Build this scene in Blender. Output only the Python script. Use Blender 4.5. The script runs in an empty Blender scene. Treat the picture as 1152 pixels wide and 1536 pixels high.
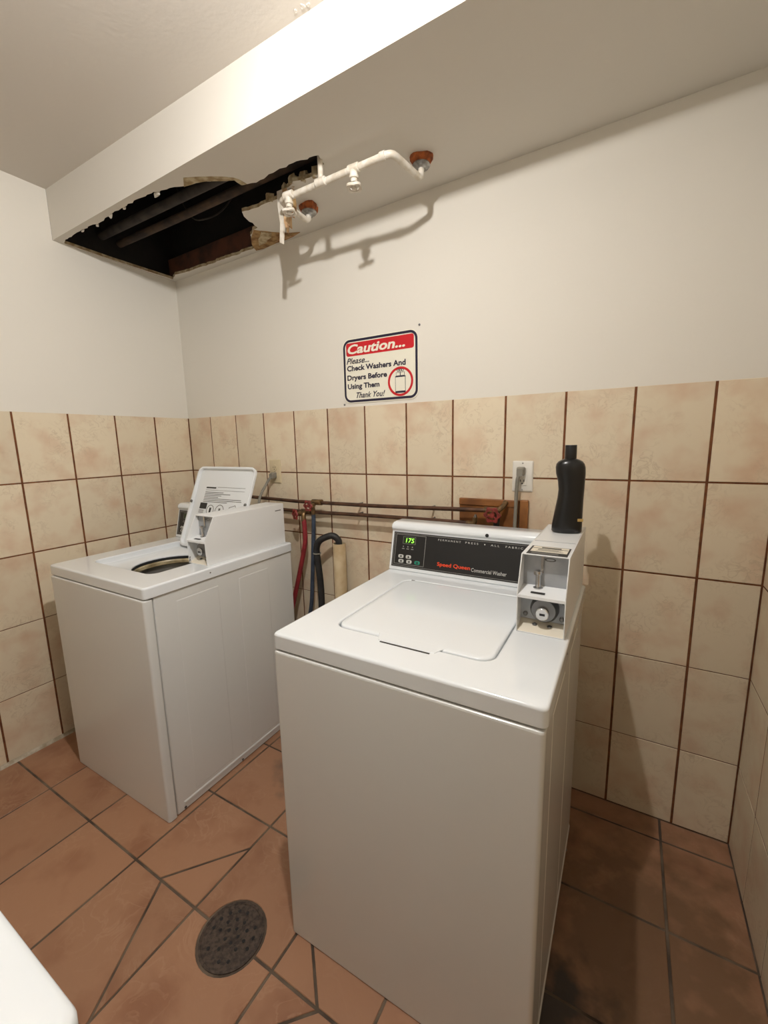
import bpy, bmesh, math, random
from mathutils import Vector, Matrix, Euler
random.seed(7)
scene = bpy.context.scene
COL = scene.collection
PI = math.pi

# ------------------------------------------------------------------ camera
CAM = Vector((2.256, -1.6147, 1.3546))
YAW, PITCH, ROLL = math.radians(30.273), math.radians(-9.476), math.radians(-1.211)
fw = Vector((-math.sin(YAW) * math.cos(PITCH), math.cos(YAW) * math.cos(PITCH), math.sin(PITCH)))
rt = Vector((math.cos(YAW), math.sin(YAW), 0)); up = rt.cross(fw)
rt2 = rt * math.cos(ROLL) + up * math.sin(ROLL); up2 = up * math.cos(ROLL) - rt * math.sin(ROLL)
cd = bpy.data.cameras.new('camera'); cam = bpy.data.objects.new('camera', cd); COL.objects.link(cam)
cd.sensor_fit = 'VERTICAL'; cd.sensor_height = 36.0; cd.lens = 632.744 / 1536 * 36.0
cd.clip_start = 0.02
cam.matrix_world = Matrix(((rt2.x, up2.x, -fw.x, CAM.x), (rt2.y, up2.y, -fw.y, CAM.y), (rt2.z, up2.z, -fw.z, CAM.z), (0, 0, 0, 1)))
scene.camera = cam

# ------------------------------------------------------------------ world and exposure (closed room, lit by its bulb)
w = bpy.data.worlds.new('world'); scene.world = w; w.use_nodes = True
w.node_tree.nodes['Background'].inputs[0].default_value = (0.6, 0.7, 0.85, 1)
w.node_tree.nodes['Background'].inputs[1].default_value = 0.15
scene.view_settings.view_transform = 'Standard'
scene.view_settings.look = 'None'
scene.view_settings.gamma = 1.0
scene.view_settings.use_curve_mapping = False
scene.view_settings.exposure = 0.0
BULB = (1.85, -1.15, 2.338)
BULB_STRENGTH = 3920.0
BULB_COLOR = (1.0, 0.975, 0.955)
BULB_AXIS = (-0.78, -0.22, -0.58)   # the bulb sits sideways in its holder

# ------------------------------------------------------------------ materials
def lin(c):
    return tuple(((v / 255) / 12.92 if v / 255 <= 0.04045 else ((v / 255 + 0.055) / 1.055) ** 2.4) for v in c) + (1,)

def mat(name, rgb, rough=0.5, metal=0.0, var=0.0, scale=8.0, rgb2=None, bump=0.0, bscale=60.0, coat=0.0, emit=None, estr=0.0, spec=0.5, detail=4.0, per_object=False, lo=0.38, hi=0.62):
    m = bpy.data.materials.new(name); m.use_nodes = True
    nt = m.node_tree; b = nt.nodes['Principled BSDF']
    b.inputs['Base Color'].default_value = lin(rgb); b.inputs['Roughness'].default_value = rough
    b.inputs['Metallic'].default_value = metal
    b.inputs['Specular IOR Level'].default_value = spec
    if coat: b.inputs['Coat Weight'].default_value = coat; b.inputs['Coat Roughness'].default_value = 0.08
    if emit: b.inputs['Emission Color'].default_value = emit; b.inputs['Emission Strength'].default_value = estr
    vec = None
    if rgb2 or bump:
        tc = nt.nodes.new('ShaderNodeTexCoord'); vec = tc.outputs['Object']
        if per_object:
            oi = nt.nodes.new('ShaderNodeObjectInfo')
            mu = nt.nodes.new('ShaderNodeMath'); mu.operation = 'MULTIPLY'; mu.inputs[1].default_value = 53.0
            nt.links.new(oi.outputs['Random'], mu.inputs[0])
            ad = nt.nodes.new('ShaderNodeVectorMath'); ad.operation = 'ADD'
            nt.links.new(vec, ad.inputs[0]); nt.links.new(mu.outputs[0], ad.inputs[1]); vec = ad.outputs[0]
    if rgb2:
        n = nt.nodes.new('ShaderNodeTexNoise'); n.inputs['Scale'].default_value = scale; n.inputs['Detail'].default_value = detail
        nt.links.new(vec, n.inputs['Vector'])
        r = nt.nodes.new('ShaderNodeValToRGB'); r.color_ramp.elements[0].position = lo; r.color_ramp.elements[1].position = hi
        r.color_ramp.elements[0].color = lin(rgb); r.color_ramp.elements[1].color = lin(rgb2)
        nt.links.new(n.outputs['Fac'], r.inputs['Fac']); nt.links.new(r.outputs['Color'], b.inputs['Base Color'])
    if bump:
        n2 = nt.nodes.new('ShaderNodeTexNoise'); n2.inputs['Scale'].default_value = bscale; n2.inputs['Detail'].default_value = 5
        nt.links.new(vec, n2.inputs['Vector'])
        bp = nt.nodes.new('ShaderNodeBump'); bp.inputs['Strength'].default_value = bump; bp.inputs['Distance'].default_value = 0.004
        nt.links.new(n2.outputs['Fac'], bp.inputs['Height']); nt.links.new(bp.outputs['Normal'], b.inputs['Normal'])
    return m

def tile_mat(name, base, patch, vein, rough, bump, bscale, pscale=7.0, vscale=16.0, patch_lo=0.5, patch_hi=0.68, tint=0.12, stains_and_dimming=None):
    """mottled ceramic: base + broad patches + fine wormy veins, shifted for every tile"""
    m = bpy.data.materials.new(name); m.use_nodes = True; nt = m.node_tree; N = nt.nodes.new; Lk = nt.links.new
    b = nt.nodes['Principled BSDF']; b.inputs['Roughness'].default_value = rough
    tc = N('ShaderNodeTexCoord'); oi = N('ShaderNodeObjectInfo')
    mu = N('ShaderNodeMath'); mu.operation = 'MULTIPLY'; mu.inputs[1].default_value = 91.0; Lk(oi.outputs['Random'], mu.inputs[0])
    ad = N('ShaderNodeVectorMath'); ad.operation = 'ADD'; Lk(tc.outputs['Object'], ad.inputs[0]); Lk(mu.outputs[0], ad.inputs[1])
    n1 = N('ShaderNodeTexNoise'); n1.inputs['Scale'].default_value = pscale; n1.inputs['Detail'].default_value = 3; Lk(ad.outputs[0], n1.inputs['Vector'])
    r1 = N('ShaderNodeValToRGB'); r1.color_ramp.elements[0].position = patch_lo; r1.color_ramp.elements[1].position = patch_hi
    r1.color_ramp.elements[0].color = lin(base); r1.color_ramp.elements[1].color = lin(patch); Lk(n1.outputs['Fac'], r1.inputs['Fac'])
    n2 = N('ShaderNodeTexNoise'); n2.inputs['Scale'].default_value = vscale; n2.inputs['Detail'].default_value = 6; n2.inputs['Distortion'].default_value = 1.6
    Lk(ad.outputs[0], n2.inputs['Vector'])
    r2 = N('ShaderNodeValToRGB'); e = r2.color_ramp.elements; e[0].position = 0.46; e[1].position = 0.54
    e[0].color = (0, 0, 0, 1); e[1].color = (0, 0, 0, 1); mid = e.new(0.50); mid.color = (1, 1, 1, 1)
    Lk(n2.outputs['Fac'], r2.inputs['Fac'])
    # veins only where the patches are
    mk = N('ShaderNodeMath'); mk.operation = 'MULTIPLY'; Lk(r2.outputs['Color'], mk.inputs[0])
    n3 = N('ShaderNodeTexNoise'); n3.inputs['Scale'].default_value = pscale * 0.8; Lk(ad.outputs[0], n3.inputs['Vector'])
    r3 = N('ShaderNodeValToRGB'); r3.color_ramp.elements[0].position = 0.42; r3.color_ramp.elements[1].position = 0.66; Lk(n3.outputs['Fac'], r3.inputs['Fac'])
    Lk(r3.outputs['Color'], mk.inputs[1])
    mm = N('ShaderNodeMath'); mm.operation = 'MULTIPLY'; mm.inputs[1].default_value = 0.55; Lk(mk.outputs[0], mm.inputs[0])
    mx = N('ShaderNodeMix'); mx.data_type = 'RGBA'; Lk(mm.outputs[0], mx.inputs['Factor']); Lk(r1.outputs['Color'], mx.inputs['A']); mx.inputs['B'].default_value = lin(vein)
    # each tile a little lighter or darker than the next
    hv = N('ShaderNodeHueSaturation'); mr = N('ShaderNodeMapRange'); mr.inputs['To Min'].default_value = 1 - tint; mr.inputs['To Max'].default_value = 1 + tint
    Lk(oi.outputs['Random'], mr.inputs['Value']); Lk(mr.outputs[0], hv.inputs['Value']); Lk(mx.outputs['Result'], hv.inputs['Color'])
    out = hv.outputs['Color']
    if stains_and_dimming:
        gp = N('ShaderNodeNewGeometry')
        for (sx, sy, sr, col, amt) in stains_and_dimming:
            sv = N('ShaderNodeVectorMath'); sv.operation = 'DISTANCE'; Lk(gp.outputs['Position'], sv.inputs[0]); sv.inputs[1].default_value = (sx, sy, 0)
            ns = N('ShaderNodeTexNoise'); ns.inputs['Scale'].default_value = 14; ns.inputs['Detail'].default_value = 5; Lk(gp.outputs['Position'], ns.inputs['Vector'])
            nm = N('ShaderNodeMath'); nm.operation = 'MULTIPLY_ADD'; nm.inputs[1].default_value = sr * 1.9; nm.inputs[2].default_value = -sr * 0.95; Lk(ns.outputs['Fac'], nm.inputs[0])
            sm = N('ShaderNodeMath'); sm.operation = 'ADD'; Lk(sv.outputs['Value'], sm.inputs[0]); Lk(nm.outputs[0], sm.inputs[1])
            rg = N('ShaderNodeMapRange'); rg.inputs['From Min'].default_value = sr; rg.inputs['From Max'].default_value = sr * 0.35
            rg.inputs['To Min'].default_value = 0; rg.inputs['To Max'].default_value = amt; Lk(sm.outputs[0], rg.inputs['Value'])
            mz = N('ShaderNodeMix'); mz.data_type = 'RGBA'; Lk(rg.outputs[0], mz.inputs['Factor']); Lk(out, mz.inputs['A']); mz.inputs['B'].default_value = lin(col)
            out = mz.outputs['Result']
    Lk(out, b.inputs['Base Color'])
    nb = N('ShaderNodeTexNoise'); nb.inputs['Scale'].default_value = bscale; nb.inputs['Detail'].default_value = 6; Lk(ad.outputs[0], nb.inputs['Vector'])
    bp = N('ShaderNodeBump'); bp.inputs['Strength'].default_value = bump; bp.inputs['Distance'].default_value = 0.003
    Lk(nb.outputs['Fac'], bp.inputs['Height']); Lk(bp.outputs['Normal'], b.inputs['Normal'])
    return m

M = {}
M['plaster'] = mat('painted_plaster', (226, 221, 210), 0.75, bump=0.12, bscale=45)
M['ceiling'] = mat('ceiling_paint', (214, 207, 197), 0.85, bump=0.15, bscale=70)
M['soffit'] = mat('soffit_paint_dimmed', (218, 213, 203), 0.8, bump=0.10, bscale=50)  # same paint as the walls, darkened to offset the nearby bulb's glare
M['grout'] = mat('brown_grout', (124, 76, 42), 0.9, rgb2=(98, 56, 30), scale=30, bump=0.3, bscale=200)
M['floor_grout'] = mat('floor_grout', (112, 98, 82), 0.95, rgb2=(74, 62, 52), scale=9, bump=0.3, bscale=200)
M['wall_tile'] = tile_mat('beige_ceramic', (222, 208, 182), (210, 182, 154), (190, 170, 142), 0.30, 0.06, 40, pscale=9, vscale=22, patch_lo=0.47, patch_hi=0.75, tint=0.06)
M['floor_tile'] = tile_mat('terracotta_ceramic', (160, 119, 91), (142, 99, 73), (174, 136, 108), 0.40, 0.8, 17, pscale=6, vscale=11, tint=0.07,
                           stains_and_dimming=[(2.36, -0.50, 0.52, (104, 78, 54), 0.75), (2.17, -0.74, 0.17, (36, 33, 32), 0.9), (1.16, -0.46, 0.13, (78, 70, 64), 0.75)])  # broad patch on the right is grime plus painted-in dimness of the floor
M['caulk'] = mat('white_caulk', (196, 186, 168), 0.7, rgb2=(150, 136, 112), scale=25)
M['enamel'] = mat('white_enamel', (227, 231, 233), 0.16, coat=0.5)
M['cabinet'] = mat('cabinet_enamel', (217, 218, 215), 0.24, coat=0.3)
M['white_box'] = mat('coin_box_enamel', (225, 226, 225), 0.3)
M['grey_plate'] = mat('grey_steel_plate', (176, 178, 180), 0.4, metal=0.25, rgb2=(160, 163, 166), scale=20)
M['chrome'] = mat('chrome', (205, 205, 205), 0.16, metal=1.0)
M['dark_steel'] = mat('dark_steel', (120, 120, 120), 0.3, metal=0.8)
M['black'] = mat('black_plastic', (20, 20, 21), 0.35)
M['bottle'] = mat('black_bottle_plastic', (14, 14, 15), 0.28)
M['panel_black'] = mat('black_panel_film', (23, 23, 24), 0.38)
M['rubber'] = mat('black_rubber', (26, 26, 27), 0.55, rgb2=(38, 38, 38), scale=30)
M['red_rubber'] = mat('red_hose_rubber', (150, 44, 50), 0.5, rgb2=(126, 38, 42), scale=25)
M['blue_rubber'] = mat('blue_hose_rubber', (62, 74, 92), 0.5, rgb2=(50, 60, 76), scale=25)
M['red_paint'] = mat('red_handle_paint', (142, 52, 46), 0.45, rgb2=(112, 44, 38), scale=60)
M['copper'] = mat('aged_copper_pipe', (104, 74, 56), 0.45, metal=0.5, rgb2=(70, 50, 40), scale=18)
M['brass'] = mat('dull_brass', (140, 112, 76), 0.4, metal=0.7, rgb2=(92, 76, 56), scale=50)
M['wood'] = mat('varnished_wood_board', (156, 102, 52), 0.4, rgb2=(112, 68, 32), scale=9, bump=0.1, bscale=60)
M['pvc'] = mat('yellowed_plastic_pipe', (206, 188, 154), 0.5, rgb2=(184, 160, 122), scale=14)
M['white_pipe'] = mat('white_painted_pipe', (226, 220, 208), 0.4, rgb2=(206, 196, 178), scale=40)
M['foam'] = mat('orange_rust_collar', (178, 96, 44), 0.8, rgb2=(112, 58, 30), scale=45, bump=0.6, bscale=90)
M['escutcheon'] = mat('tarnished_chrome_plate', (176, 176, 172), 0.35, metal=0.7, rgb2=(120, 116, 110), scale=50)
M['gypsum'] = mat('broken_gypsum', (196, 182, 150), 0.95, rgb2=(150, 128, 92), scale=40, bump=0.6, bscale=120)
M['paper'] = mat('torn_brown_paper', (178, 146, 98), 0.95, rgb2=(126, 92, 56), scale=26, bump=0.4, bscale=90)
M['splinter'] = mat('splintered_wood', (206, 176, 136), 0.8, rgb2=(168, 122, 82), scale=30, bump=0.5, bscale=120)
M['void'] = mat('void_shade_black', (26, 21, 18), 0.95, rgb2=(15, 13, 12), scale=10, bump=0.5, bscale=40)  # near-black colour paints the void's lack of light onto its surfaces
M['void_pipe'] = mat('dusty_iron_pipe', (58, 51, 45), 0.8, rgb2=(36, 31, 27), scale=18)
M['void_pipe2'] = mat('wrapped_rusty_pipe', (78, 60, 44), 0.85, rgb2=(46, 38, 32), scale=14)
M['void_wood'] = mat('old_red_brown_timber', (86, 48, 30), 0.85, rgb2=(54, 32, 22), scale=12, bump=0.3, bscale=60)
M['sign_white'] = mat('sign_cream_white', (236, 232, 214), 0.35)
M['sign_red'] = mat('sign_red', (198, 24, 34), 0.4)
M['sign_navy'] = mat('sign_navy', (30, 26, 52), 0.4)
M['outlet_white'] = mat('white_outlet_plastic', (226, 222, 212), 0.35)
M['outlet_almond'] = mat('almond_outlet_plastic', (206, 190, 156), 0.4)
M['cord'] = mat('grey_cord_vinyl', (130, 126, 115), 0.5)
M['drain'] = mat('rusty_cast_iron', (84, 70, 60), 0.7, metal=0.2, rgb2=(56, 46, 40), scale=110, bump=0.7, bscale=120)
M['tub'] = mat('beige_tub_ring', (204, 188, 150), 0.4, rgb2=(150, 132, 96), scale=18)
M['basket'] = mat('steel_wash_basket', (170, 166, 158), 0.35, metal=0.6)
M['label_print'] = mat('grey_print', (98, 96, 92), 0.6)
M['label_dark'] = mat('dark_print', (44, 43, 42), 0.6)
M['text_white'] = mat('white_lettering', (208, 206, 200), 0.5)
M['text_grey'] = mat('grey_lettering', (150, 148, 144), 0.5)
M['text_orange'] = mat('orange_lettering', (232, 74, 34), 0.45)
M['button_green'] = mat('green_button', (22, 128, 104), 0.4)
M['button_silver'] = mat('silver_button', (190, 190, 184), 0.35)
M['display'] = mat('green_display_window', (26, 48, 14), 0.3)
M['led'] = mat('led_digits', (140, 255, 60), 0.4, emit=(0.35, 1.0, 0.10, 1), estr=1.6)
M['gold'] = mat('gold_print', (176, 146, 84), 0.4)
M['porcelain'] = mat('porcelain_white', (230, 228, 222), 0.3)
M['bulb'] = mat('glowing_bulb', (255, 250, 240), 0.4, emit=BULB_COLOR + (1,), estr=BULB_STRENGTH)
M['sticker'] = mat('sticker_cream', (218, 210, 192), 0.5)
M['door'] = mat('painted_door', (214, 208, 196), 0.5)

# ------------------------------------------------------------------ geometry helpers
class MB:
    def __init__(s): s.v = []; s.f = []; s.mi = []
    def add(s, vs, fs, mi=0):
        o = len(s.v); s.v += [tuple(p) for p in vs]
        for f in fs: s.f.append([i + o for i in f]); s.mi.append(mi)
        return s
    def box(s, x0, x1, y0, y1, z0, z1, mi=0):
        vs = [(x0, y0, z0), (x1, y0, z0), (x1, y1, z0), (x0, y1, z0), (x0, y0, z1), (x1, y0, z1), (x1, y1, z1), (x0, y1, z1)]
        return s.add(vs, [(3, 2, 1, 0), (4, 5, 6, 7), (0, 1, 5, 4), (1, 2, 6, 5), (2, 3, 7, 6), (3, 0, 4, 7)], mi)
    def loft(s, loops, cap0=True, cap1=True, mi=0, close=True):
        n = len(loops[0]); vs = [p for l in loops for p in l]; fs = []
        for k in range(len(loops) - 1):
            for i in range(n if close else n - 1):
                j = (i + 1) % n
                fs.append((k * n + i, k * n + j, (k + 1) * n + j, (k + 1) * n + i))
        if cap0: fs.append(tuple(reversed(range(n))))
        if cap1: fs.append(tuple(range((len(loops) - 1) * n, len(loops) * n)))
        return s.add(vs, fs, mi)
    def prism(s, poly, fn, d0, d1, mi=0):
        """poly (a,b) extruded between d0 and d1; fn(a,b,d) -> xyz"""
        return s.loft([[fn(a, b, d0) for a, b in poly], [fn(a, b, d1) for a, b in poly]], mi=mi)
    def tube(s, pts, r, n=12, mi=0, cap=True):
        pts = [Vector(p) for p in pts]; rs = r if isinstance(r, (list, tuple)) else [r] * len(pts)
        t0 = (pts[1] - pts[0]).normalized()
        a = Vector((0, 0, 1)) if abs(t0.z) < 0.9 else Vector((1, 0, 0))
        nrm = t0.cross(a).normalized(); loops = []
        for i, p in enumerate(pts):
            t = (pts[min(i + 1, len(pts) - 1)] - pts[max(i - 1, 0)]).normalized()
            nrm = (nrm - t * nrm.dot(t)).normalized(); b = t.cross(nrm)
            loops.append([p + (nrm * math.cos(2 * PI * k / n) + b * math.sin(2 * PI * k / n)) * rs[i] for k in range(n)])
        return s.loft(loops, cap, cap, mi)
    def lathe(s, prof, c=(0, 0, 0), axis='z', n=24, mi=0, cap=True):
        loops = []
        for r, h in prof:
            l = []
            for k in range(n):
                a = 2 * PI * k / n; u, v = r * math.cos(a), r * math.sin(a)
                if axis == 'z': q = (u, v, h)
                elif axis == 'y': q = (u, h, -v)
                else: q = (h, u, v)
                l.append((c[0] + q[0], c[1] + q[1], c[2] + q[2]))
            loops.append(l)
        return s.loft(loops, cap, cap, mi)
    def build(s, name, m, parent=None, loc=None, smooth=False, bevel=0.0, seg=2, ang=35):
        me = bpy.data.meshes.new(name); me.from_pydata(s.v, [], s.f)
        mats = m if isinstance(m, (list, tuple)) else [m]
        for k in mats: me.materials.append(M[k])
        for p, i in zip(me.polygons, s.mi): p.material_index = i
        bm = bmesh.new(); bm.from_mesh(me); bmesh.ops.recalc_face_normals(bm, faces=bm.faces); bm.to_mesh(me); bm.free()
        return link(name, me, parent, loc, smooth, bevel, seg, ang)

def link(name, me, parent=None, loc=None, smooth=False, bevel=0.0, seg=2, ang=35):
    o = bpy.data.objects.new(name, me); COL.objects.link(o)
    if parent: o.parent = parent
    if loc: o.location = loc
    if bevel:
        bv = o.modifiers.new('bevel', 'BEVEL'); bv.width = bevel; bv.segments = seg; bv.limit_method = 'ANGLE'; bv.angle_limit = math.radians(ang)
        bv.harden_normals = False
    if smooth or bevel:
        for p in me.polygons: p.use_smooth = True
        me.set_sharp_from_angle(angle=math.radians(ang))
    return o

def thing(name, label, cat, loc=(0, 0, 0), rotz=0.0, group=None):
    o = bpy.data.objects.new(name, None); COL.objects.link(o); o.location = loc; o.rotation_euler = (0, 0, rotz); o.empty_display_size = 0.1
    return tag(o, label, cat, group)
def tag(o, label, cat, group=None):
    o['label'] = label; o['category'] = cat
    if group: o['group'] = group
    return o
def struct(o): o['kind'] = 'structure'; return o

def rr(x0, x1, y0, y1, r, z, n=6):
    pts = []
    for k, (cx, cy) in enumerate(((x1 - r, y0 + r), (x1 - r, y1 - r), (x0 + r, y1 - r), (x0 + r, y0 + r))):
        for i in range(n + 1):
            a = -PI / 2 + k * PI / 2 + (PI / 2) * i / n
            pts.append((cx + r * math.cos(a), cy + r * math.sin(a), z))
    return pts
def circ(cx, cy, r, z, n=6):
    pts = []
    for k in range(4):
        for i in range(n + 1):
            a = -PI / 2 + k * PI / 2 + (PI / 2) * (i + 0.5) / (n + 1)
            pts.append((cx + r * math.cos(a), cy + r * math.sin(a), z))
    return pts
def curve_pts(ctrl, n=8):
    """Catmull-Rom through the control points"""
    P = [Vector(c) for c in ctrl]; P = [P[0] * 2 - P[1]] + P + [P[-1] * 2 - P[-2]]; out = []
    for i in range(1, len(P) - 2):
        for k in range(n):
            t = k / n
            out.append(0.5 * ((2 * P[i]) + (P[i + 1] - P[i - 1]) * t + (2 * P[i - 1] - 5 * P[i] + 4 * P[i + 1] - P[i + 2]) * t * t + (3 * P[i] - P[i - 1] - 3 * P[i + 1] + P[i + 2]) * t ** 3))
    out.append(P[-2]); return out
def fillet(ctrl, r, n=6):
    P = [Vector(c) for c in ctrl]; out = [P[0]]
    for i in range(1, len(P) - 1):
        a = (P[i - 1] - P[i]).normalized(); b = (P[i + 1] - P[i]).normalized()
        s, e = P[i] + a * r, P[i] + b * r
        for k in range(n + 1):
            t = k / n; out.append(s * (1 - t) ** 2 + P[i] * 2 * t * (1 - t) + e * t * t)
    out.append(P[-1]); return out

def text(name, s, O, U, V, w, h, m, parent=None, shear=0.0, bold=0.0, thick=0.0004, align='LEFT'):
    """flat lettering: lower-left corner O, directions U and V, fitted into w x h"""
    cu = bpy.data.curves.new(name, 'FONT'); cu.body = s; cu.shear = shear; cu.offset = bold; cu.resolution_u = 3
    to = bpy.data.objects.new(name, cu); COL.objects.link(to)
    bpy.context.view_layer.update()
    me = bpy.data.meshes.new_from_object(to.evaluated_get(bpy.context.evaluated_depsgraph_get()))
    bpy.data.objects.remove(to); bpy.data.curves.remove(cu)
    xs = [v.co.x for v in me.vertices]; ys = [v.co.y for v in me.vertices]
    x0, x1, y0, y1 = min(xs), max(xs), min(ys), max(ys)
    O, U, V = Vector(O), Vector(U).normalized(), Vector(V).normalized(); Nn = U.cross(V)
    for v in me.vertices:
        v.co = O + U * ((v.co.x - x0) / (x1 - x0) * w) + V * ((v.co.y - y0) / (y1 - y0) * h) + Nn * thick
    me.name = name; me.materials.clear(); me.materials.append(M[m])
    return link(name, me, parent)

# ------------------------------------------------------------------ the room
W_, D_ = 2.6249, 2.75          # right wall, depth behind the camera
ZC, ZS, YS = 2.458, 2.2565, -0.584   # ceiling, soffit underside, soffit face
SL = 0.0167                     # the soffit rises to the right
def zs(x): return ZS + SL * x
ZV = 2.80                       # top of the void over the soffit, raised to deepen its darkness
ZT = 1.5113
ROWS = [1.5113, 1.2099, 0.9030, 0.5974, 0.2914, 0.0]
G = 0.0022                      # grout recess behind the tile faces

# wall_back: face at y = G behind the tiles, painted face above
def wall(name, mb): return struct(mb.build(name, ['plaster', 'grout', 'void']))
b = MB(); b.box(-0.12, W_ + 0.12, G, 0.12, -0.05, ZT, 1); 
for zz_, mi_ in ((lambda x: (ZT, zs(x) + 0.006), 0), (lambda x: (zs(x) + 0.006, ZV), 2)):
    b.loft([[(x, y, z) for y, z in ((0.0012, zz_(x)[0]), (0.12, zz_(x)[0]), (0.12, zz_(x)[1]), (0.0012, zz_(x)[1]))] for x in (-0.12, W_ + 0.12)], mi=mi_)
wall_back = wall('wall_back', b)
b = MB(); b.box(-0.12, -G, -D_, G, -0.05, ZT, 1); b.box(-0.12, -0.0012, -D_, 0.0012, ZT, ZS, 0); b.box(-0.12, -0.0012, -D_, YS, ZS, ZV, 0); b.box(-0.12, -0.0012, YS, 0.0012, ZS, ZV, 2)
wall_left = wall('wall_left', b)
b = MB(); b.box(W_ + 0.0008, W_ + 0.12, -D_, G, -0.05, ZT, 1); b.box(W_ + 0.0012, W_ + 0.12, -D_, 0.0012, ZT, ZV, 0)
wall_right = wall('wall_right', b)
b = MB(); b.box(-0.12, W_ + 0.12, -D_ - 0.12, -D_, -0.05, ZV, 0)
wall_front = wall('wall_front', b)
floor = struct(MB().box(-0.12, W_ + 0.12, -D_ - 0.12, 0.12, -0.12, -0.0025).build('floor', 'floor_grout'))
ceiling = struct(MB().box(-0.12, W_ + 0.12, -D_ - 0.12, YS + 0.012, ZC, ZC + 0.06).build('ceiling', 'ceiling'))
for (x, y, s_) in ((1.455, -0.601, 0.010), (1.432, -0.603, 0.006), (1.470, -0.598, 0.006)):
    pts_ = [(x + s_ * random.uniform(.5, 1.2) * math.cos(k * PI / 4), y + s_ * random.uniform(.4, 1.0) * math.sin(k * PI / 4)) for k in range(8)]
    MB().loft([[(px, py, ZC) for px, py in pts_], [(x + (px - x) * .9, y + (py - y) * .9, ZC - random.uniform(.001, .003)) for px, py in pts_]]).build('paint_flake', 'ceiling', ceiling)
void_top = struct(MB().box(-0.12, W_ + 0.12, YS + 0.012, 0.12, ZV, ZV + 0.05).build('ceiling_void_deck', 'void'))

# wall tiles: real pieces with shared meshes, one object each
_tm = {}
def tile_mesh(w, h, t, bev, m, key):
    k = (round(w, 4), round(h, 4), key)
    if k not in _tm:
        mb = MB(); r = bev
        mb.loft([[(-w / 2, -h / 2, -t), (w / 2, -h / 2, -t), (w / 2, h / 2, -t), (-w / 2, h / 2, -t)],
                 [(-w / 2, -h / 2, -r), (w / 2, -h / 2, -r), (w / 2, h / 2, -r), (-w / 2, h / 2, -r)],
                 [(-w / 2 + r, -h / 2 + r, 0), (w / 2 - r, -h / 2 + r, 0), (w / 2 - r, h / 2 - r, 0), (-w / 2 + r, h / 2 - r, 0)]])
        me = bpy.data.meshes.new(key); me.from_pydata(mb.v, [], mb.f); me.materials.append(M[m]); _tm[k] = me
    return _tm[k]
def wall_tiles(parent, edges, place, rot, gv=0.0074, gh=0.0058):
    for (a, c) in edges:
        for r in range(5):
            z1, z0 = ROWS[r], ROWS[r + 1]
            g1 = 0 if r == 0 else gh / 2 if r < 3 else 0.0016
            g0 = 0.001 if r == 4 else gh / 2 if r < 2 else 0.0016
            ww, hh = (c - a) - gv, (z1 - g1) - (z0 + g0)
            if ww < 0.02: continue
            o = bpy.data.objects.new('wall_tile', tile_mesh(ww, hh, 0.0022, 0.0011, 'wall_tile', 'wall_tile')); COL.objects.link(o)
            o.parent = parent
            jit = random.uniform(-0.0004, 0.0004)
            o.location = place((a + c) / 2, (z1 - g1 + z0 + g0) / 2, jit); o.rotation_euler = rot
TW = 0.20670
xs = [0.0] + [0.1905 + TW * i for i in range(12)] + [W_]
wall_tiles(wall_back, list(zip(xs[:-1], xs[1:])), lambda a, z, j: (a, j, z), (PI / 2, 0, 0))
ys = [0.0] + [0.2068 + 0.2075 * j for j in range(12)] + [D_]
wall_tiles(wall_left, list(zip(ys[:-1], ys[1:])), lambda a, z, j: (-j, -a, z), (PI / 2, 0, PI / 2), gv=0.0078)
ys = [0.0] + [0.209 + 0.2022 * j for j in range(12)] + [D_]
wall_tiles(wall_right, list(zip(ys[:-1], ys[1:])), lambda a, z, j: (W_ + j, -a, z), (PI / 2, 0, -PI / 2), gv=0.0044, gh=0.0044)

# floor tiles: 12 inch grid, cut pieces round the drain
fx = [0.0, 0.312, 0.6175, 0.918, 1.2225, 1.533, 1.8205, 2.1245, 2.4285, W_]
fy = [0.0, -0.0955, -0.403, -0.701, -1.008, -1.312, -1.617, -1.922, -2.227, -2.532, -D_]
def poly_tile(poly, z=0.0):
    """a floor tile of any outline, grout shaved off its edges"""
    g = 0.0038; n = len(poly); c = Vector((sum(p[0] for p in poly) / n, sum(p[1] for p in poly) / n))
    area = sum(poly[i][0] * poly[(i + 1) % n][1] - poly[(i + 1) % n][0] * poly[i][1] for i in range(n))
    if area < 0: poly = poly[::-1]
    def inset(d):
        out = []
        for i in range(n):
            p0, p1, p2 = Vector(poly[i - 1]), Vector(poly[i]), Vector(poly[(i + 1) % n])
            e1 = (p1 - p0).normalized(); e2 = (p2 - p1).normalized(); n1 = Vector((-e1.y, e1.x)); n2 = Vector((-e2.y, e2.x))
            q = p1 + (n1 + n2) * (d / max(0.25, 1 + n1.dot(n2)))
            out.append((q.x - c.x, q.y - c.y))
        return out
    a, b2 = inset(g), inset(g + 0.0012)
    mb = MB().loft([[(x, y, -0.0025) for x, y in a], [(x, y, -0.0012) for x, y in a], [(x, y, 0) for x, y in b2]])
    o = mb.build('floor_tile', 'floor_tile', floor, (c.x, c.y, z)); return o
DC = (1.377, -1.003); DR = 0.088
def rect(i, j): return [(fx[i], fy[j]), (fx[i + 1], fy[j]), (fx[i + 1], fy[j + 1]), (fx[i], fy[j + 1])]
def arc_cut(corner):
    """tile i,j whose edge is bitten by the round drain"""
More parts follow.
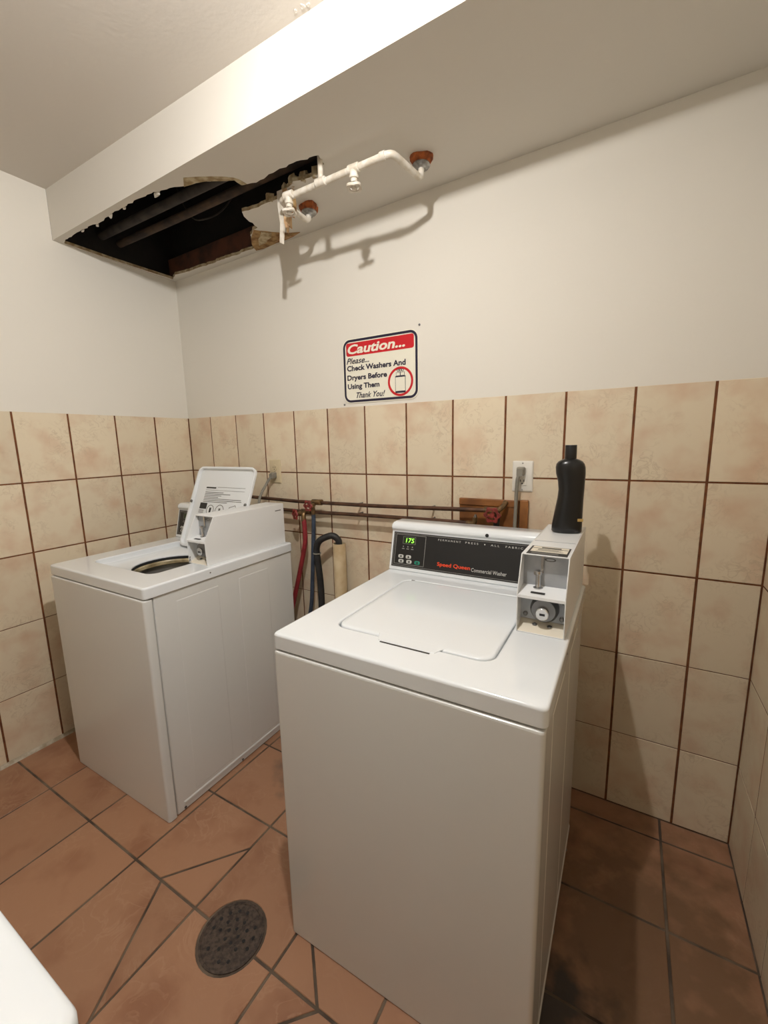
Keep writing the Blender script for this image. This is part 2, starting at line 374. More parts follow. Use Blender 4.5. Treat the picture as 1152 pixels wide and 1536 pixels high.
for i in range(len(fx) - 1):
    for j in range(len(fy) - 1):
        R = rect(i, j); x0, x1, y1, y0 = fx[i], fx[i + 1], fy[j], fy[j + 1]
        if (i, j) == (3, 3):   # cut on the diagonal
            poly_tile([(x0, y1), (x1, y1), (x1, -0.794), (1.047, y0), (x0, y0)]); poly_tile([(x1, -0.794), (x1, y0), (1.047, y0)]); continue
        if (i, j) == (3, 4):
            poly_tile([(x0, y1), (1.058, y1), (1.222, -1.295), (1.2225, y0), (x0, y0)]); poly_tile([(1.058, y1), (x1, y1), (x1, -1.295)]); continue
        if (i, j) == (5, 3):
            poly_tile([(x0, y1), (x1, y1), (x1, y0), (1.685, y0), (x0, -0.853)]); poly_tile([(x0, -0.853), (1.685, y0), (x0, y0)]); continue
        if (i, j) == (5, 4):
            poly_tile([(x0, y1), (1.69, y1), (x0, -1.165)]); poly_tile([(1.69, y1), (x1, y1), (x1, y0), (x0, y0), (x0, -1.165)]); continue
        if i == 4 and j in (3, 4):   # the drain bites into these two
            pts = []
            ye = -1.008; dy = ye - DC[1]; rr_ = DR + 0.003; hx = math.sqrt(rr_ ** 2 - dy ** 2)
            a0 = math.atan2(dy, hx); a1 = math.atan2(dy, -hx)
            if j == 3:
                arc = [(DC[0] + rr_ * math.cos(t), DC[1] + rr_ * math.sin(t)) for t in [a0 + (a1 % (2 * PI) - a0) * k / 16 for k in range(17)]]
                poly_tile([(x0, y1), (x0, y0)] + arc[::-1] + [(x1, y0), (x1, y1)])
            else:
                b0 = a0; b1 = a1 - 2 * PI if a1 > 0 else a1
                arc = [(DC[0] + rr_ * math.cos(t), DC[1] + rr_ * math.sin(t)) for t in [b0 + (b1 - b0) * k / 16 for k in range(17)]]
                poly_tile([(x1, y0), (x1, y1)] + arc + [(x0, y1), (x0, y0)])
            continue
        poly_tile(R)

# pale caulk bead along the foot of the left wall, dark bead at the back
struct(MB().prism([(0, 0), (0.012, 0), (0.003, 0.013), (0, 0.014)], lambda a, z, d: (a + 0.0004, d, z), -D_ + 0.01, -0.02).build('trim_1', 'caulk'))

# soffit: face board and underside board with a ragged hole
struct(MB().loft([[(x, y, z) for y, z in ((YS, zs(x)), (YS + 0.012, zs(x)), (YS + 0.012, ZV), (YS, ZV))] for x in (0, W_)]).build('soffit_face', 'soffit'))
hole = [(0.049, -0.556), (0.194, -0.559), (0.315, -0.547), (0.432, -0.556), (0.509, -0.555), (0.656, -0.552), (0.724, -0.539), (0.81, -0.511), (0.864, -0.501), (0.929, -0.471), (0.989, -0.437), (0.986, -0.402), (1.039, -0.383), (1.128, -0.39), (1.218, -0.391), (1.313, -0.374), (1.302, -0.331), (1.256, -0.297), (1.196, -0.304), (1.151, -0.317), (1.048, -0.27), (0.932, -0.269), (0.851, -0.282), (0.824, -0.234), (0.81, -0.161), (0.778, -0.158), (0.714, -0.109), (0.654, -0.036), (0.52, -0.036), (0.346, -0.04), (0.198, -0.045), (0.086, -0.06), (0.021, -0.027), (0.006, -0.326), (0.008, -0.543)]
jag = []
for i, p in enumerate(hole):
    q = hole[(i + 1) % len(hole)]; L = math.hypot(q[0] - p[0], q[1] - p[1]); k = max(1, int(L / 0.016))
    for t in range(k):
        f = t / k; s_ = 0.0 if (t == 0 or i >= len(hole) - 3) else 0.0045
        jag.append((p[0] + (q[0] - p[0]) * f + random.uniform(-s_, s_), p[1] + (q[1] - p[1]) * f + random.uniform(-s_, s_)))
bm = bmesh.new()
def loop_edges(pts):
    vs = [bm.verts.new((x, y, zs(x))) for x, y in pts]; return [bm.edges.new((vs[i], vs[(i + 1) % len(vs)])) for i in range(len(vs))]
ed = loop_edges([(0, YS + 0.012), (W_, YS + 0.012), (W_, 0.0008), (0, 0.0008)]) + loop_edges(jag)
bmesh.ops.triangle_fill(bm, use_beauty=True, use_dissolve=False, edges=ed)
low = list(bm.faces)
ext = bmesh.ops.extrude_face_region(bm, geom=low)
bmesh.ops.translate(bm, vec=(0, 0, 0.013), verts=[e for e in ext['geom'] if isinstance(e, bmesh.types.BMVert)])
bmesh.ops.recalc_face_normals(bm, faces=bm.faces)
me = bpy.data.meshes.new('soffit_underside')
for f in bm.faces:
    f.material_index = 1 if abs(f.normal.z) < 0.5 and (f.calc_center_median().x > 0.001) and f.calc_center_median().y > YS + 0.014 and f.calc_center_median().y < 0.0005 else 0
bm.to_mesh(me); bm.free(); me.materials.append(M['soffit']); me.materials.append(M['gypsum'])
soffit = struct(link('soffit_underside', me))
def scrap(name, poly, z0, z1, m, jit=0.004, parent=None):
    pts = []
    for i, p in enumerate(poly):
        q = poly[(i + 1) % len(poly)]; pts.append(p); pts.append(((p[0] + q[0]) / 2 + random.uniform(-jit, jit), (p[1] + q[1]) / 2 + random.uniform(-jit, jit)))
    return MB().prism(pts, lambda a, c, d: (a, c, d - ZS + zs(a)), z0, z1).build(name, m, parent or soffit)
scrap('torn_paper_patch', [(0.853, -0.541), (0.934, -0.495), (0.998, -0.444), (1.006, -0.397), (0.986, -0.402), (0.987, -0.436), (0.929, -0.469), (0.864, -0.499), (0.81, -0.509)], ZS - 0.0012, ZS + 0.0005, 'gypsum', 0.004)
scrap('torn_paper_patch', [(0.782, -0.158), (0.817, -0.118), (0.857, -0.078), (0.934, -0.030), (0.824, -0.012), (0.736, -0.012), (0.645, -0.014), (0.656, -0.036), (0.714, -0.109)], ZS - 0.0016, ZS + 0.0005, 'paper', 0.006)
scrap('torn_paper_strip', [(0.80, -0.13), (0.83, -0.10), (0.80, -0.07), (0.75, -0.05), (0.70, -0.048), (0.74, -0.09)], ZS - 0.0040, ZS - 0.001, 'gypsum', 0.008)
scrap('torn_paper_strip', [(0.93, -0.031), (0.86, -0.034), (0.78, -0.030), (0.82, -0.022), (0.88, -0.022)], ZS - 0.0035, ZS - 0.001, 'splinter', 0.003)
for (x, y, s_) in [(0.683, -0.532, 0.015), (0.287, -0.541, 0.010), (0.401, -0.547, 0.011), (0.194, -0.552, 0.010), (0.501, -0.549, 0.008), (0.70, -0.537, 0.011), (0.41, -0.552, 0.009)]:
    mb = MB(); n_ = 7; zz = zs(x); dr = s_ * random.uniform(0.35, 0.8); ox = random.uniform(-.5, .5) * s_
    pts = [(x + s_ * random.uniform(0.5, 1.3) * math.cos(a), y + 0.5 * s_ * random.uniform(.6, 1.2) * math.sin(a)) for a in [k * 2 * PI / n_ for k in range(n_)]]
    mb.loft([[(px, py, zz + 0.005) for px, py in pts], [(px, py - .001, zz - 0.002 - random.random() * .002) for px, py in pts], [(x + ox + (px - x) * .5, y + (py - y) * .5, zz - dr * random.uniform(.7, 1.1)) for px, py in pts]])
    mb.build('plaster_chip', 'soffit', soffit)
# crumbled gypsum along the narrow end of the hole
for (x, y, a_, l_) in [(1.135, -0.300, 0.25, 0.045), (1.185, -0.296, -0.10, 0.040), (1.075, -0.272, 0.35, 0.040), (1.235, -0.292, 0.1, 0.030), (0.99, -0.268, 0.0, 0.040)]:
    mb = MB(); ca, sa = math.cos(a_), math.sin(a_); n_ = 9
    pts = [(x + ca * l_ * .5 * random.uniform(.7, 1.2) * math.cos(t) - sa * .014 * math.sin(t), y - sa * l_ * .5 * math.cos(t) - ca * 0.014 * random.uniform(.5, 1.3) * math.sin(t)) for t in [k * 2 * PI / n_ for k in range(n_)]]
    mb.loft([[(px, py, zs(px) + 0.028 + random.uniform(-.006, .006)) for px, py in pts], [(px, py, zs(px) + 0.010) for px, py in pts], [(x + (px - x) * .7, y + (py - y) * .7 - .003, zs(px) + random.uniform(-.003, .004)) for px, py in pts]])
    mb.build('gypsum_rag', 'gypsum', soffit)

# things in the void over the soffit
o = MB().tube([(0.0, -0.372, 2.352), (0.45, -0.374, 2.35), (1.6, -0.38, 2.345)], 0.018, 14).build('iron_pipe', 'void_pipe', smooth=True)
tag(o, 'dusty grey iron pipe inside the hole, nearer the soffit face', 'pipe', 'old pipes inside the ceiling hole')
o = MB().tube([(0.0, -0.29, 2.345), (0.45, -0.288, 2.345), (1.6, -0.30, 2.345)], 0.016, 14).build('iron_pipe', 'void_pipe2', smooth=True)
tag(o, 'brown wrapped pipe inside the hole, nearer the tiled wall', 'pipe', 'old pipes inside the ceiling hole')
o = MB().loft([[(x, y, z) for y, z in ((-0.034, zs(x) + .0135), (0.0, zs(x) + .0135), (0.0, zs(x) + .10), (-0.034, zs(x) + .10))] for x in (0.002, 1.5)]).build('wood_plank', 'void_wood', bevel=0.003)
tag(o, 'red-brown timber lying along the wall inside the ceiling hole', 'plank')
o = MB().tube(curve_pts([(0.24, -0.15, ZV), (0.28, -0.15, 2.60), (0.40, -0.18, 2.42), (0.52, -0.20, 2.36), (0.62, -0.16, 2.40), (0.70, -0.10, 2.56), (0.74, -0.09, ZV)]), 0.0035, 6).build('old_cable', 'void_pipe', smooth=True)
tag(o, 'thin grey cable looping down inside the ceiling hole', 'cable')

# the unseen side: a plain door in the wall behind the camera
d = struct(MB().box(1.55, 2.37, -D_ + 0.0005, -D_ + 0.04, 0.002, 2.04).build('door_1', 'door', bevel=0.004))
MB().lathe([(0.012, 0), (0.012, 0.04), (0.026, 0.05), (0.026, 0.07), (0.01, 0.08)], (1.63, -D_ + 0.04, 1.0), 'y').build('door_knob', 'brass', d, smooth=True)

# ------------------------------------------------------------------ washing machines
HW, HD, DT = 0.324, 0.360, 0.893      # half width, half depth, deck top
LX0, LX1, LY0, LY1 = -0.213, 0.196, -0.252, 0.158   # lid opening

def coin_box(root, dx, dy, sticker):
    """slanted steel meter case on the deck, hollow in front: shelf, slide, lock"""
    x0, x1 = 0.204 + dx, 0.314 + dx; yb = 0.358 + dy; yf = -0.076 + dy; z0 = DT; t = 0.0028
    zm, zt = z0 + 0.098, z0 + 0.187; ytf = yf + (0.036 if sticker else 0.046)
    prof = [(yf, z0), (yf - 0.002, zm), (ytf, zt), (yb, zt), (yb, z0)]
    mb = MB()
    for a in (x0, x1 - t): mb.prism(prof, lambda y, z, d: (d, y, z), a, a + t)
    mb.prism([(ytf, zt - t), (ytf - 0.0005, zt), (yb, zt), (yb, zt - t)], lambda y, z, d: (d, y, z), x0 + t, x1 - t)
    mb.box(x0 + t, x1 - t, yb - t, yb, z0, zt - t); mb.box(x0 + t, x1 - t, yf + .001, yb - t, z0, z0 + t)
    case = mb.build('coin_box', 'white_box', root, bevel=0.0012, seg=2)
    # shelf slopes down to the front
    MB().prism([(yf - 0.0015, zm - 0.010), (yf - 0.0015, zm - 0.003), (yf + 0.058, zm + 0.006), (yf + 0.058, zm - 0.001)], lambda y, z, d: (d, y, z), x0 + t, x1 - t).build('shelf', 'white_box', case)
    MB().box(x0 + t, x1 - t, yf + 0.058, yf + 0.062, zm - 0.004, zt - t).build('slide_plate', 'grey_plate', case)
    MB().box(x0 + t, x1 - t, yf + 0.040, yf + 0.044, z0 + 0.022, zm - 0.004).build('lock_plate', 'grey_plate', case)
    MB().prism([(yf + 0.002, z0 + t), (yf + 0.044, z0 + t), (yf + 0.044, z0 + 0.022)], lambda y, z, d: (d, y, z), x0 + t, x1 - t).build('cash_tray', 'sticker', case)
    cx = (x0 + x1) / 2; ys_ = yf + 0.05
    # coin slide: upright pin, ring, foot
    sx = cx - 0.015
    mb = MB(); mb.lathe([(0.0115, 0), (0.0115, 0.004), (0.007, 0.007), (0.0062, 0.01), (0.0062, 0.036), (0.0088, 0.038), (0.0088, 0.046), (0.003, 0.048)], (sx, ys_ - 0.004, zm + 0.001), 'z', 14)
    mb.box(sx + 0.004, sx + 0.010, ys_ + 0.001, ys_ + 0.006, zm + 0.04, zt - 0.004); mb.build('coin_slide', 'chrome', case, smooth=True)
    MB().lathe([(0.0065, 0.0), (0.0065, 0.004), (0.003, 0.006)], (sx - 0.004, ys_ - 0.010, zm + 0.042), 'y', 12).build('slide_knob', 'chrome', case, smooth=True)
    text('oval_mark', '0', (cx + 0.022, yf + 0.0578, zt - 0.020), (0, 0, 1), (-1, 0, 0), 0.009, 0.026, 'label_print', case, thick=0.0004)
    MB().box(cx - 0.026, cx + 0.006, yf + 0.012, yf + 0.020, zm + 0.0005, zm + 0.0022).build('serial_plate', 'label_dark', case)
    # lock
    lz = z0 + 0.056
    MB().lathe([(0.033, 0.0), (0.032, -0.014), (0.027, -0.022), (0.0, -0.023)], (cx + 0.004, yf + 0.040, lz), 'y', 28, cap=False).build('lock_ring', 'dark_steel', case, smooth=True)
    lk = MB().lathe([(0.0155, 0.0), (0.0155, -0.008), (0.0135, -0.010), (0.0, -0.0102)], (cx + 0.002, yf + 0.018, lz - 0.006), 'y', 24, cap=False).build('lock_cylinder', 'chrome', case, smooth=True)
    MB().box(cx - 0.003, cx + 0.009, yf + 0.0068, yf + 0.0079, lz - 0.009, lz - 0.004).build('key_slot', 'black', case)
    for bx_ in (x0 + 0.014, x1 - 0.012):
        MB().lathe([(0.006, 0), (0.006, -0.003), (0.003, -0.005)], (bx_, yf + 0.040, z0 + 0.034), 'y', 10).build('bolt', 'dark_steel', case, smooth=True)
    for bx_ in (cx - 0.016, cx + 0.018):
        MB().lathe([(0.006, 0), (0.006, 0.003), (0.003, 0.005)], (bx_, yf + 0.028, z0 + 0.013), 'z', 10).build('bolt', 'dark_steel', case, smooth=True)
    text('number_mark', '4', (x1 - 0.018, yf + 0.0398, z0 + 0.070), (1, 0, 0), (0, 0, 1), 0.010, 0.016, 'label_dark', case)
    if sticker:
        ya = ytf + 0.004
        st = MB().box(x0 + 0.010, x1 - 0.007, ya, ya + 0.084, zt, zt + 0.0005).build('meter_sticker', 'label_dark', case)
        MB().box(x0 + 0.015, x1 - 0.011, ya + 0.026, ya + 0.080, zt + 0.0005, zt + 0.0009).build('sticker_field', 'sticker', case)
        for k, (a, c_, yy, hh) in enumerate([(0.036, 0.082, 0.064, 0.008), (0.016, 0.098, 0.058, 0.003), (0.03, 0.086, 0.050, 0.0014), (0.03, 0.078, 0.045, 0.0014), (0.03, 0.084, 0.040, 0.0014), (0.026, 0.090, 0.034, 0.0014)]):
            MB().box(x0 + a, x0 + c_, ya + yy, ya + yy + hh, zt + 0.0009, zt + 0.0012).build('print_line', 'label_dark', case)
        MB().box(x0 + 0.020, x1 - 0.028, ya + 0.006, ya + 0.018, zt + 0.0005, zt + 0.0009).build('sticker_band', 'label_print', case)
        # service plate seam on top, behind the sticker
        MB().box(x0 + 0.004, x1 - 0.004, yb - 0.25, yb - 0.248, zt, zt + 0.0008).build('top_seam', 'grey_plate', case)
    else:
        MB().box(x1, x1 + 0.0006, yb - 0.055, yb - 0.018, zt - 0.030, zt - 0.026).build('side_slot', 'label_print', case)
        text('case_mark', 'X', (x0 + 0.004, yf - 0.0012, z0 + 0.008), (1, 0, 0), (0, 0, 1), 0.013, 0.022, 'label_dark', case, bold=0.03)
    return case

def washer(label, loc, rotz, lid_open, dx, dy, sticker, fwd=0.0):
    R = thing('washing_machine', label, 'washing machine', loc, rotz, 'coin-operated washing machines')
    cb = 0.003   # underside of the cabinet
    for sx in (-1, 1):
        for sy in (-1, 1):
            MB().lathe([(0.022, 0), (0.022, 0.0025), (0.009, 0.0028), (0.009, 0.03)], (sx * 0.27, sy * 0.30, 0), 'z', 14).build('foot', 'rubber', R, smooth=True)
    mb = MB(); iw = HW - 0.006
    mb.loft([[(-iw, -HD + 0.034, z_), (iw, -HD + 0.034, z_), (iw, HD - 0.006, z_), (-iw, HD - 0.006, z_)] for z_ in (cb, DT - 0.0415)], True, False)
    mb.build('cabinet', 'cabinet', R, bevel=0.004)
    mb = MB(); mb.loft([rr(-iw - 0.003 + i_, iw + 0.003 - i_, -HD - 0.0025 + i_, -HD + 0.0325 - i_, 0.010, z_) for i_, z_ in ((0, cb), (0, cb + 0.002), (0, DT - 0.051), (0, DT - 0.050), (0.0012, DT - 0.0465), (0.004, DT - 0.0445), (0.006, DT - 0.0442))])
    mb.build('front_panel', 'cabinet', R, smooth=True)
    # embossed side panels and the base rail with its screws
    for sx in (-1, 1):
        for (a, c) in ((-0.245, -0.065), (0.035, 0.200)):
            mb = MB(); X0 = sx * iw; X1 = sx * (iw + 0.0010)
            pr_ = lambda y, z, d: (d, y, z)
            mb.loft([[(X0, a, cb + 0.05), (X0, c, cb + 0.05), (X0, c, 0.812), (X0, a, 0.812)], [(X1, a + .0025, cb + 0.0525), (X1, c - .0025, cb + 0.0525), (X1, c - .0025, 0.8095), (X1, a + .0025, 0.8095)]])
            mb.build('side_emboss', 'cabinet', R)
        mb = MB(); mb.loft([[(sx * iw, -0.30, cb + 0.022), (sx * iw, 0.33, cb + 0.022), (sx * iw, 0.33, cb + 0.038), (sx * iw, -0.30, cb + 0.038)], [(sx * (iw + .003), -0.296, cb + 0.024), (sx * (iw + .003), 0.326, cb + 0.024), (sx * (iw + .003), 0.326, cb + 0.033), (sx * (iw + .003), -0.296, cb + 0.033)]])
        mb.build('base_rail', 'cabinet', R)
        for yy in (-0.295, -0.02, 0.25):
            MB().lathe([(0.005, 0), (0.005, sx * 0.0025), (0.003, sx * 0.004)], (sx * iw, yy, cb + 0.010), 'x', 10).build('screw', 'dark_steel', R, smooth=True)
    # deck with lid opening
    mb = MB(); z1 = DT - 0.041
    ol = lambda ins, z: rr(-HW + ins, HW - ins, -HD + ins, HD - ins, 0.014 - ins * 0.4, z)
    il = lambda ins, z: rr(LX0 - ins, LX1 + ins, LY0 - ins, LY1 + ins, 0.035 + ins, z)
    cy = (LY0 + LY1) / 2
    loops = [ol(0.006, z1), ol(0.002, z1), ol(0.0, z1 + 0.002), ol(0.0, z1 + 0.003), ol(0.0, DT - 0.007), ol(0.0, DT - 0.006), ol(0.0009, DT - 0.0030), ol(0.0028, DT - 0.0010), ol(0.006, DT), ol(0.0075, DT), il(0.0055, DT), il(0.004, DT), il(0.001, DT - 0.0015), il(0, DT - 0.005), il(0, DT - 0.006), il(0, DT - 0.021), il(-0.001, DT - 0.0225), il(-0.003, DT - 0.0235)]
    loops += [[(x, y, DT - 0.024) for x, y, z in il(-0.012, 0)], circ(0.0, cy, 0.156, DT - 0.036), circ(0.0, cy, 0.150, DT - 0.040), circ(0.0, cy, 0.150, DT - 0.044)]
    mb.loft(loops, cap0=False, cap1=False); mb.build('deck', 'enamel', R, smooth=True, ang=50)
    # tub under the opening: gasket, ring, basket
    mb = MB(); mb.loft([circ(0, cy, r, z) for r, z in ((0.170, DT - 0.0435), (0.1495, DT - 0.044), (0.1495, DT - 0.054), (0.170, DT - 0.055))], False, False); mb.build('gasket', 'rubber', R, smooth=True)
    mb = MB(); mb.loft([circ(0, cy, r, z) for r, z in ((0.175, DT - 0.056), (0.153, DT - 0.057), (0.150, DT - 0.062), (0.152, DT - 0.076), (0.175, DT - 0.078))], False, False); mb.build('tub_ring', 'tub', R, smooth=True)
    mb = MB(); mb.loft([circ(0, cy, r, z) for r, z in ((0.185, DT - 0.080), (0.160, DT - 0.0805), (0.160, DT - 0.084), (0.175, DT - 0.086), (0.205, DT - 0.45), (0.17, DT - 0.47))], False, True); tubo = mb.build('wash_basket', 'basket', R, smooth=True)
    mb = MB(); mb.lathe([(0.075, DT - 0.47), (0.06, DT - 0.40), (0.045, DT - 0.20), (0.04, DT - 0.16), (0.0, DT - 0.155)], (0, cy, 0), 'z', 20, cap=False); mb.build('agitator', 'outlet_white', R, smooth=True)
    # lid: pressed tray hinged at the back edge, its origin on the hinge line
    Ld = (LY1 - LY0) - 0.004; X0, X1 = LX0 + 0.003, LX1 - 0.003
    mb = MB(); q = lambda ins, z: rr(X0 + ins, X1 - ins, -Ld + ins, -0.002 - ins, max(0.034 - ins, 0.006), z)
    mb.loft([q(0.0, -0.014), q(0.0, -0.003), q(0.0015, -0.0005), q(0.005, 0.0008), q(0.014, 0.001), q(0.017, 0.001)], False, True)
    mb.loft([q(0.0, -0.014), q(0.001, -0.0145), q(0.009, -0.0145), q(0.010, -0.014), q(0.013, -0.0025), q(0.0135, -0.0015), q(0.017, -0.0015)], False, True)
    lid = mb.build('lid', 'enamel', R, smooth=True, ang=50)
    lid.location = (0.012, LY1 - fwd, DT - 0.022) if lid_open else (0, LY1, DT)
    # pull tab at the front edge, dropping over a finger slot
    a, c = -0.070, 0.072; yt = -Ld - 0.0005; tb = 0.004 if lid_open else 0.022
    mb = MB(); mb.loft([[(a - 0.016, yt + 0.012, -0.004), (c + 0.016, yt + 0.012, -0.004), (c, yt - tb, -0.0015), (a, yt - tb, -0.0015)],
                        [(a - 0.016, yt + 0.012, 0.0012), (c + 0.016, yt + 0.012, 0.0012), (c, yt - tb, 0.0012), (a, yt - tb, 0.0012)]])
    mb.build('pull_tab', 'enamel', lid, bevel=0.0008)
    if not lid_open: MB().box(-0.062, 0.064, LY0 - 0.0265, LY0 - 0.0215, DT - 0.0008, DT + 0.0006).build('finger_slot', 'black', R)
    if lid_open:
        lid.rotation_euler = (-math.radians(180 - 67), 0, 0)
        # printed instructions on the underside
        def bar(x0_, x1_, y0_, y1_, m='label_print', nm='print_line'): MB().box(x0_, x1_, y0_, y1_, -0.0022, -0.0016).build(nm, m, lid)
        Y = lambda v: -Ld + v - 0.034   # distance from the raised edge
        bar(-0.13, -0.06, Y(0.135), Y(0.142), 'label_dark'); bar(-0.05, 0.14, Y(0.134), Y(0.1355)); bar(-0.13, 0.14, Y(0.150), Y(0.1513))
        for k, e in enumerate((0.00, 0.05, -0.01, -0.03, 0.13, 0.135, 0.04)):
            bar(-0.13, e, Y(0.160 + k * 0.0080), Y(0.1628 + k * 0.0080))
        bar(-0.145, -0.095, Y(0.216), Y(0.246), 'label_dark', 'warning_block')
        for k in range(3): bar(-0.145, -0.110, Y(0.252 + k * 0.006), Y(0.2545 + k * 0.006))
        for k, xx in enumerate((-0.065, 0.0, 0.09)):
            MB().lathe([(0.026 + 0.004 * k, -0.0016), (0.026 + .004 * k, -0.0021), (0.023 + .004 * k, -0.0021), (0.023 + .004 * k, -0.0016)], (xx, Y(0.250), 0), 'z', 5 if k == 2 else 16, cap=False).build('diagram_outline', 'label_print', lid)
            bar(xx - 0.006, xx + 0.006, Y(0.238), Y(0.262), 'label_dark' if k == 0 else 'label_print', 'diagram_figure')
        for xx in (X0 + 0.012, X1 - 0.014):
            MB().lathe([(0.0075, -0.0145), (0.0075, -0.018), (0.004, -0.021)], (xx, Y(0.215), 0), 'z', 12).build('rubber_bumper', 'label_print', lid, smooth=True)
    for xx in (LX0 + 0.02, LX1 - 0.02):
        MB().tube([(xx - 0.012, LY1 + 0.001, DT - 0.004), (xx + 0.012, LY1 + 0.001, DT - 0.004)], 0.004, 8).build('hinge', 'dark_steel', R, smooth=True)
    # control panel: sloped black face in a white hood
    px0, px1 = -HW + 0.001, 0.204 + dx - 0.002
    yb, y0, y1, zt = HD - 0.012, 0.232 - fwd * 1.8, 0.270 - fwd * 1.8, DT + 0.170
    prof = [(y0, DT), (y0 + 0.002, DT + 0.008), (y1 - 0.003, DT + 0.140), (y1 - 0.009, DT + 0.146), (y1 - 0.010, DT + 0.153), (y1 - 0.006, DT + 0.162), (y1 + 0.006, zt - 0.001), (y1 + 0.02, zt), (yb - 0.008, zt), (yb, zt - 0.008), (yb, DT)]
    mb = MB(); mb.prism(prof, lambda y, z, d: (d, y, z), px0, px1); hood = mb.build('control_panel', 'enamel', R, bevel=0.0035, seg=2, ang=50)
    A = Vector((0, y0 + 0.002, DT + 0.008)); B = Vector((0, y1 - 0.003, DT + 0.140)); V = (B - A).normalized(); Nf = Vector((1, 0, 0)).cross(V)
    def on(x, s_, e=0.0): return Vector((x, 0, 0)) + A + V * s_ + Nf * e
    def plate(nm, x0_, x1_, s0, s1, e0, e1, m, par=hood):
        mb = MB(); mb.loft([[on(x0_, s0, e0), on(x1_, s0, e0), on(x1_, s1, e0), on(x0_, s1, e0)], [on(x0_, s0, e1), on(x1_, s0, e1), on(x1_, s1, e1), on(x0_, s1, e1)]]); return mb.build(nm, m, par)
    def frame(nm, x0_, x1_, s0, s1, t_, e, m):
        mb = MB()
        for (a_, b_, c_, d_) in ((x0_, x1_, s0, s0 + t_), (x0_, x1_, s1 - t_, s1), (x0_, x0_ + t_, s0, s1), (x1_ - t_, x1_, s0, s1)):
            mb.loft([[on(a_, c_, e - .0004), on(b_, c_, e - .0004), on(b_, d_, e - .0004), on(a_, d_, e - .0004)], [on(a_, c_, e), on(b_, c_, e), on(b_, d_, e), on(a_, d_, e)]])
        return mb.build(nm, m, hood)
    fx0, fx1, fs0, fs1 = px0 + 0.010, px1 - 0.004, 0.006, 0.131
    plate('fascia', fx0, fx1, fs0, fs1, -0.0005, 0.0012, 'panel_black')
    frame('fascia_line', fx0 + 0.004, fx1 - 0.004, fs0 + 0.004, fs1 - 0.004, 0.0011, 0.0017, 'text_grey')
    k0 = fx0 + 0.010; k1 = k0 + 0.118
    frame('keypad_line', k0, k1, fs0 + 0.010, fs1 - 0.008, 0.0013, 0.0017, 'text_grey')
    wd = plate('display_window', k0 + 0.030, k0 + 0.078, fs1 - 0.040, fs1 - 0.016, 0.0010, 0.0018, 'display')
    frame('display_line', k0 + 0.029, k0 + 0.079, fs1 - 0.041, fs1 - 0.015, 0.0008, 0.0019, 'text_grey')
    Ux = (1, 0, 0)
    if not lid_open:
        text('display_digits', '175', on(k0 + 0.041, fs1 - 0.036, 0.0019), Ux, V, 0.032, 0.016, 'led', hood, shear=0.10)
        for wd_, xo, ww_ in (('P E R M A N E N T', 0.046, 0.082), ('P R E S S', 0.144, 0.044), ('A L L', 0.230, 0.028), ('F A B R I C', 0.278, 0.054)):
            text('cycle_lettering', wd_, on(k1 + xo, fs1 - 0.0175, 0.0014), Ux, V, ww_, 0.0060, 'text_white', hood)
        MB().box(-0.0018, 0.0018, -0.0003, 0.0003, -0.0018, 0.0018).build('dot_mark', 'text_white', hood, tuple(on(k1 + 0.210, fs1 - 0.0145, 0.0014)))
        text('maker_lettering', 'Speed Queen', on(k1 + 0.050, fs0 + 0.017, 0.0014), Ux, V, 0.118, 0.0170, 'text_orange', hood, bold=0.018)
        text('model_lettering', 'Commercial Washer', on(k1 + 0.172, fs0 + 0.0168, 0.0014), Ux, V, 0.116, 0.0125, 'text_white', hood)
    for k in range(3):
        plate('indicator', k0 + 0.030 + k * 0.018, k0 + 0.034 + k * 0.018, fs1 - 0.053, fs1 - 0.049, 0.0010, 0.0016, 'text_grey')
        plate('indicator_caption', k0 + 0.027 + k * 0.018, k0 + 0.037 + k * 0.018, fs1 - 0.060, fs1 - 0.0575, 0.0010, 0.0015, 'text_grey')
    def button(x, s_, w_, h_, m):
        mb = MB(); N_ = 16
        lo = [[on(x + w_ / 2 * rad * math.copysign(abs(math.cos(t)) ** 0.6, math.cos(t)), s_ + h_ / 2 * rad * math.copysign(abs(math.sin(t)) ** 0.6, math.sin(t)), e) for t in [2 * PI * k / N_ for k in range(N_)]] for rad, e in ((1, 0.001), (1, 0.0022), (0.85, 0.003))]
        mb.loft(lo); return mb.build('button', m, hood, smooth=True)
    for (bx_, bs, m_) in ((0.026, 0.038, 'button_silver'), (0.056, 0.038, 'button_silver'), (0.028, 0.021, 'button_silver'), (0.060, 0.021, 'button_silver'), (0.092, 0.021, 'button_green')):
        bt = button(k0 + bx_, fs0 + bs, 0.021, 0.013, m_)
        plate('button_print', k0 + bx_ - 0.002, k0 + bx_ + 0.004, fs0 + bs - 0.003, fs0 + bs + 0.003, 0.003, 0.0034, 'label_dark')
    MB().lathe([(0.006, 0), (0.006, -0.0025), (0.003, -0.004)], (px0 + 0.355, y1 - 0.0085, DT + 0.1525), 'y', 12).build('hood_screw', 'black', hood, smooth=True)
    # small hole plug on the deck edge
    MB().lathe([(0.003, 0), (0.003, 0.001), (0.001, 0.0014)], (HW, -0.10, DT - 0.018), 'x', 10).build('edge_screw', 'dark_steel', R)
    coin_box(R, dx, dy, sticker)
    return R

washer('white coin-operated top-load washer, lid closed, black control panel lit 175', (1.837, -0.548, 0), math.radians(0.2), False, 0.0, 0.0, True)
washer('white coin-operated top-load washer with its lid open, in the left corner', (0.572, -0.512, 0), math.radians(0.3), True, -0.018, -0.014, False, 0.020)

